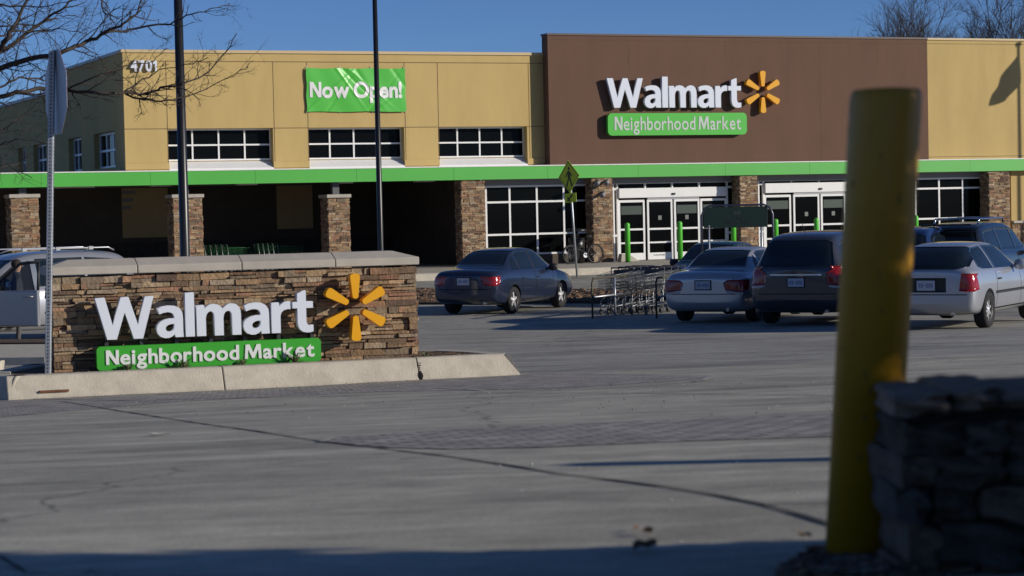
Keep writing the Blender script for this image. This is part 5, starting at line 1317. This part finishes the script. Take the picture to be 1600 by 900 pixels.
# silver hatchback
hat_sta = [(0.00, .42, .70, .82, .52, .92), (.06, .28, .80, .90, .56, 1.02), (.18, .23, .835, .93, .56, 1.10), (.42, .21, .845, .94, .53, 1.26), (.72, .20, .85, .94, .52, 1.345), (1.2, .20, .85, .93, .53, 1.38), (1.9, .20, .85, .92, .54, 1.375), (2.3, .20, .85, .91, .56, 1.29), (2.7, .20, .85, .90, .62, 1.07), (2.95, .20, .85, .88, .66, .96), (3.4, .22, .84, .80, .62, .87), (3.85, .26, .80, .70, .55, .76), (4.05, .34, .70, .60, .45, .66), (4.15, .42, .55, .54, .35, .58)]
hatch = dict(sta=hat_sta, wx=(.78, 3.38), wy=.745, wr=.295, spokes=8, hub=mat('silver_wheel_cover', (.58, .59, .61), .4, metal=.4),
 side=[([(.46, .99), (.6, .955), (1.18, .945)], [(.60, 1.22), (.74, 1.285), (1.18, 1.315)]), ([(1.26, .945), (2.52, .93)], [(1.26, 1.32), (1.95, 1.31), (2.25, 1.17)])],
 rear=([(-.68, 1.0), (-.5, .96), (.5, .96), (.68, 1.0)], [(-.60, 1.25), (-.45, 1.31), (.45, 1.31), (.60, 1.25)]), front=([(-.62, 1.0), (.62, 1.0)], [(-.48, 1.30), (.48, 1.30)]),
 doors=[(1.22, 2.62, .32, .945)], sill=(1.1, 3.0, .30), molding=(1.15, 3.0, .56, .022), mirror=(2.3, .97), handle=M_trim,
 tail=[([(.80, .61), (.56, .62)], [(.80, .89), (.60, .90)], M_red, 'tail_lamp')], tail_side=[([(.02, .61), (.24, .64)], [(.03, .89), (.17, .89)], M_red, 'tail_lamp')],
 rear_bits=[(-.34, .34, .60, .83, M_trim, 'plate_surround', .004), (-.80, .80, .555, .57, M_well, 'bumper_seam', .002)], head=[([(.72, .55), (.42, .52)], [(.72, .68), (.45, .64)], M_clear, 'headlight')],
 plate=(.71, .08), exhaust=(.12, -.42, .26))
Hh = R(90-29)
t_, bv = car('parked_car', 'silver two-door hatchback right of the thick yellow bollard', place(1541, 512, .78, -.82, Hh), Hh, hatch, P_silver2, GP)
mb = MB(); mb.tube([(.12, -.05, 1.0), (.20, -.2, 1.06), (.25, -.35, 1.09)], .008, 5); mb.build('rear_wiper', M_trim, t_); t_.scale = (1.06, 1.04, 1.085)
# black sport utility with roof rack
suv_sta = [(x, a+.04, w_, b+.06, c, d+.07 if d > 1.2 else d+.06) for x, a, w_, b, c, d in van_sta]
suv = dict(van, sta=suv_sta, side=[([(a_[0], a_[1]+.08) for a_ in bb], [(a_[0], a_[1]+.06) for a_ in tt]) for bb, tt in van['side']], rear=([(-.72, 1.24), (.72, 1.24)], [(-.6, 1.62), (.6, 1.62)]), front=([(-.72, 1.2), (.72, 1.2)], [(-.6, 1.66), (.6, 1.66)]))
g = atY(1478, 345, 50); loc = gpt(g.x, g.y)
t_, bv = car('parked_suv', 'black sport utility vehicle with roof rack behind the silver hatchback', loc, Hh, suv, P_black, GP, 'car')
mb = MB()
for s in (-1, 1): mb.tube([(.75, s*.52, 1.80), (.85, s*.52, 1.90), (2.7, s*.52, 1.90), (2.8, s*.52, 1.80)], .025, 8)
for x in (1.0, 1.8, 2.5): mb.tube([(x, -.52, 1.91), (x, .52, 1.91)], .02, 6)
mb.build('roof_rack', M_chrome, t_)
mb = MB(); mb.box(-.02, .34, -.6, .6, 1.76, 1.80); mb.build('rear_spoiler', P_black, t_, bevel=.015)
g = atY(1398, 354, 49); loc = gpt(g.x, g.y)
car('parked_van', 'navy blue van mostly hidden behind the thick yellow bollard', loc, H25, dict(van), P_navy, GP, 'van')
hr = R(90-25.5+180); g = atY(1120, 400, 52.5); c_, s_ = math.cos(hr), math.sin(hr); loc = gpt(g.x-2.4*c_, g.y-2.4*s_)
car('parked_car', 'dark green car facing the camera, only its corner shows beyond the silver sedan', loc, hr, sedan(), P_green, GP)

# silver minivan at the left with its front door open, and the person beside it
Hv = R(180+36)
KX = .87
vl = place(164, 529, 1.0*KX, .86, Hv)
P_van = paint('pale_silver_paint', (.36, .37, .40), .5)
kx = lambda L: [tuple([p[0]*KX]+list(p[1:])) for p in L]
vanl = dict(van, sta=kx(van_sta), wx=(1.0*KX, 3.98*KX), doors=[(1.38*KX, 2.62*KX, .36, 1.07)], sill=(1.4*KX, 3.6*KX, .33), mirror=(3.35*KX, 1.12), mirror_mat=P_van)
vanl['side'] = [(kx(a), kx(b)) for a, b in van['side'][:2]]
t_, bv = car('parked_van', 'silver minivan with its front door open behind the left end of the stone sign', vl, Hv, vanl, P_van, GP, 'van')
mb = MB()
for s in (-1, 1):
    mb.tube([(.5, s*.60, 1.74), (.62, s*.60, 1.80), (2.7, s*.60, 1.80), (2.9, s*.60, 1.74)], .016, 8)
mb.build('roof_rail', P_van, t_)
patch(bv, 'L', [(2.68*KX, .36), (3.72*KX, .36)], [(2.68*KX, 1.58), (3.0*KX, 1.54), (3.72*KX, 1.10)], .004, 16, 14).build('dark_door_patch', M_well, t_, fix=False)  # dark panel on the uncut body, stands for the unlit doorway
for x in (1.0, 1.7, 2.4):
    mb = MB(); mb.box(x-.05, x+.05, .57, .63, 1.76, 1.83); mb.build('rail_foot', M_clear, t_, bevel=.01)
# door leaf, hinged at its front edge
dm = Matrix.Translation((3.74*KX, .93, 0)) @ Matrix.Rotation(R(-58), 4, 'Z')
P_door = paint('shaded_door_paint', (.10, .11, .15), .4)
mb = MB(); mb.box(-1.10, 0, -.04, .05, .36, 1.05, dm); dl = mb.build('front_door', P_van, t_, bevel=.03, seg=3)
mb = MB()
for (a, b) in (((-1.08, 0, 1.05), (-1.03, -.12, 1.58)), ((-1.03, -.12, 1.58), (-.62, -.12, 1.55)), ((-.62, -.12, 1.55), (-.02, 0, 1.08)), ((-.28, 0, 1.06), (-.28, -.05, 1.27))): mb.tube([dm @ Vector(a), dm @ Vector(b)], .028, 6)
mb.build('window_frame', M_trim, dl)
mg = bpy.data.materials.new('clear_door_glass'); mg.use_nodes = True; n_ = mg.node_tree; tr_ = n_.nodes.new('ShaderNodeBsdfTransparent'); tr_.inputs[0].default_value = (.75, .8, .8, 1); gl = n_.nodes.new('ShaderNodeBsdfGlossy'); gl.inputs['Roughness'].default_value = .03; mx = n_.nodes.new('ShaderNodeMixShader'); mx.inputs[0].default_value = .08
n_.links.new(tr_.outputs[0], mx.inputs[1]); n_.links.new(gl.outputs[0], mx.inputs[2]); n_.links.new(mx.outputs[0], n_.nodes['Material Output'].inputs[0])
mb = MB(); mb.add([dm @ Vector(v) for v in ((-1.07, 0, 1.05), (-.04, 0, 1.07), (-.62, -.12, 1.54), (-1.02, -.12, 1.57))], [(0, 1, 2, 3)]); mb.build('door_glass', mg, dl, fix=False)
mb = MB(); mb.tube([dm @ Vector(v) for v in ((-1.0, .05, .93), (-.97, .09, .93), (-.82, .09, .93), (-.79, .05, .93))], .02, 8); mb.build('door_handle', P_van, dl)
mb = MB(); mb.tube([dm @ Vector((-.12, .06, 1.12)), dm @ Vector((-.12, .30, 1.15))], [.06, .085], 10); mb.build('side_mirror', P_van, dl)

# person standing in the open door
def skin_body(name, V, E, rad, matfn, mats, parent, root=0):
    me = bpy.data.meshes.new(name); me.from_pydata(V, E, []); o = bpy.data.objects.new(name, me); C.objects.link(o)
    o.modifiers.new('skin', 'SKIN'); sk = me.skin_vertices[0] if len(me.skin_vertices) else None
    if sk is None: return None
    for i, r_ in enumerate(rad): sk.data[i].radius = (r_, r_) if not isinstance(r_, tuple) else r_
    sk.data[root].use_root = True
    s = o.modifiers.new('s', 'SUBSURF'); s.levels = 2; s.render_levels = 2
    dg = bpy.context.evaluated_depsgraph_get(); out = bpy.data.meshes.new_from_object(o.evaluated_get(dg)); bpy.data.objects.remove(o)
    for p in out.polygons: p.use_smooth = True; p.material_index = 0
    ob = mobj(name, out, mats, parent)
    for p in out.polygons: p.material_index = matfn(p.center)
    return ob
c_, s_ = math.cos(Hv), math.sin(Hv); pg_ = Vector((vl.x+2.80*c_-1.15*s_, vl.y+2.80*s_+1.15*c_, 0)); pr = thing('person', 'person in a dark jacket standing behind the open van door, in profile', 'person', gpt(pg_.x, pg_.y), 0); pr.scale = (.94, .94, .94)
V = [(0,0,.92), (0,0,1.10), (0,0,1.32), (0,0,1.44), (.01,0,1.50), (.02,0,1.60),               # pelvis .. head
     (-.01,.18,1.38), (.02,.25,1.12), (.10,.22,.90), (-.01,-.18,1.38), (.0,-.26,1.12), (.08,-.28,.90),   # arms
     (0,.10,.88), (.02,.11,.48), (-.02,.11,.09), (.13,.12,.045), (0,-.10,.88), (.03,-.11,.48), (.0,-.12,.09), (.15,-.13,.045), (.13,.22,.84), (.11,-.28,.84), (.03,0,1.66)]
Ed = [(0,1),(1,2),(2,3),(3,4),(4,5),(5,22),(2,6),(6,7),(7,8),(8,20),(2,9),(9,10),(10,11),(11,21),(0,12),(12,13),(13,14),(14,15),(0,16),(16,17),(17,18),(18,19)]
rad = [(.16,.13),(.15,.12),(.17,.12),.065,.06,.095,.075,.055,.035,.075,.055,.035,.09,.065,.045,.04,.09,.065,.045,.04,.035,.035,.075]
def pm(c):
    if c.z > 1.45: return 0
    if c.z < .085: return 3
    if abs(c.y) > .19 and c.z < .885: return 0
    return 1 if c.z > .86 else 2
M_skin = mat('skin', (.42, .24, .16), .6); M_jkt = mat('dark_jacket', (.02, .02, .024), .8); M_trs = mat('grey_trousers', (.09, .085, .085), .85); M_shoe = mat('dark_shoes', (.02, .018, .016), .6)
pb_ = skin_body('body', V, Ed, rad, pm, [M_skin, M_jkt, M_trs, M_shoe], pr)
mb = MB(); mb.smooth = True; mb.tube([(.105, 0, 1.60), (.128, 0, 1.585)], [.014, .016], 6); mb.build('nose', M_skin, pr)
mb = MB(); M = Matrix.Translation((-.005, 0, 1.635)) @ Matrix.Diagonal((1.0, .92, 1.0, 1)); mb.lathe([(.0, .105), (.06, .09), (.098, .05), (.108, 0), (.09, -.05), (.0, -.06)], 18, M); hb_ = mb.build('hair', mat('dark_hair', (.02, .015, .012), .8), pr)
for s in (-1, 1):
    mb = MB(); mb.tube([(.095, s*.035, 1.605), (.108, s*.035, 1.605)], .010, 8); mb.build('eye', M_shoe, pr)
    mb = MB(); mb.tube([(.0, s*.092, 1.575), (.005, s*.104, 1.61)], .017, 8); mb.build('ear', M_skin, pr)
    for k in range(4):   # fingers
        hx_, hy_, hz_ = ((.14, .22, .82) if s > 0 else (.12, -.28, .82)); mb = MB(); xo = hx_+(k-1.5)*.017
        mb.tube([(xo, hy_, hz_+.01), (xo+.008, hy_, hz_-.04+.004*abs(k-1.4)), (xo+.004, hy_-s*.02, hz_-.07+.006*abs(k-1.4))], [.009, .008, .006], 6); mb.build('finger', M_skin, pr)
    mb = MB(); mb.tube([(hx_+.03, hy_-s*.005, hz_+.015), (hx_+.05, hy_-s*.02, hz_-.03)], [.011, .008], 6); mb.build('thumb', M_skin, pr)
mb = MB(); mb.lathe([(.075, 1.40), (.085, 1.43), (.078, 1.475), (.066, 1.478)], 16); mb.build('collar', M_jkt, pr)
pr.rotation_euler = (0, 0, R(10))
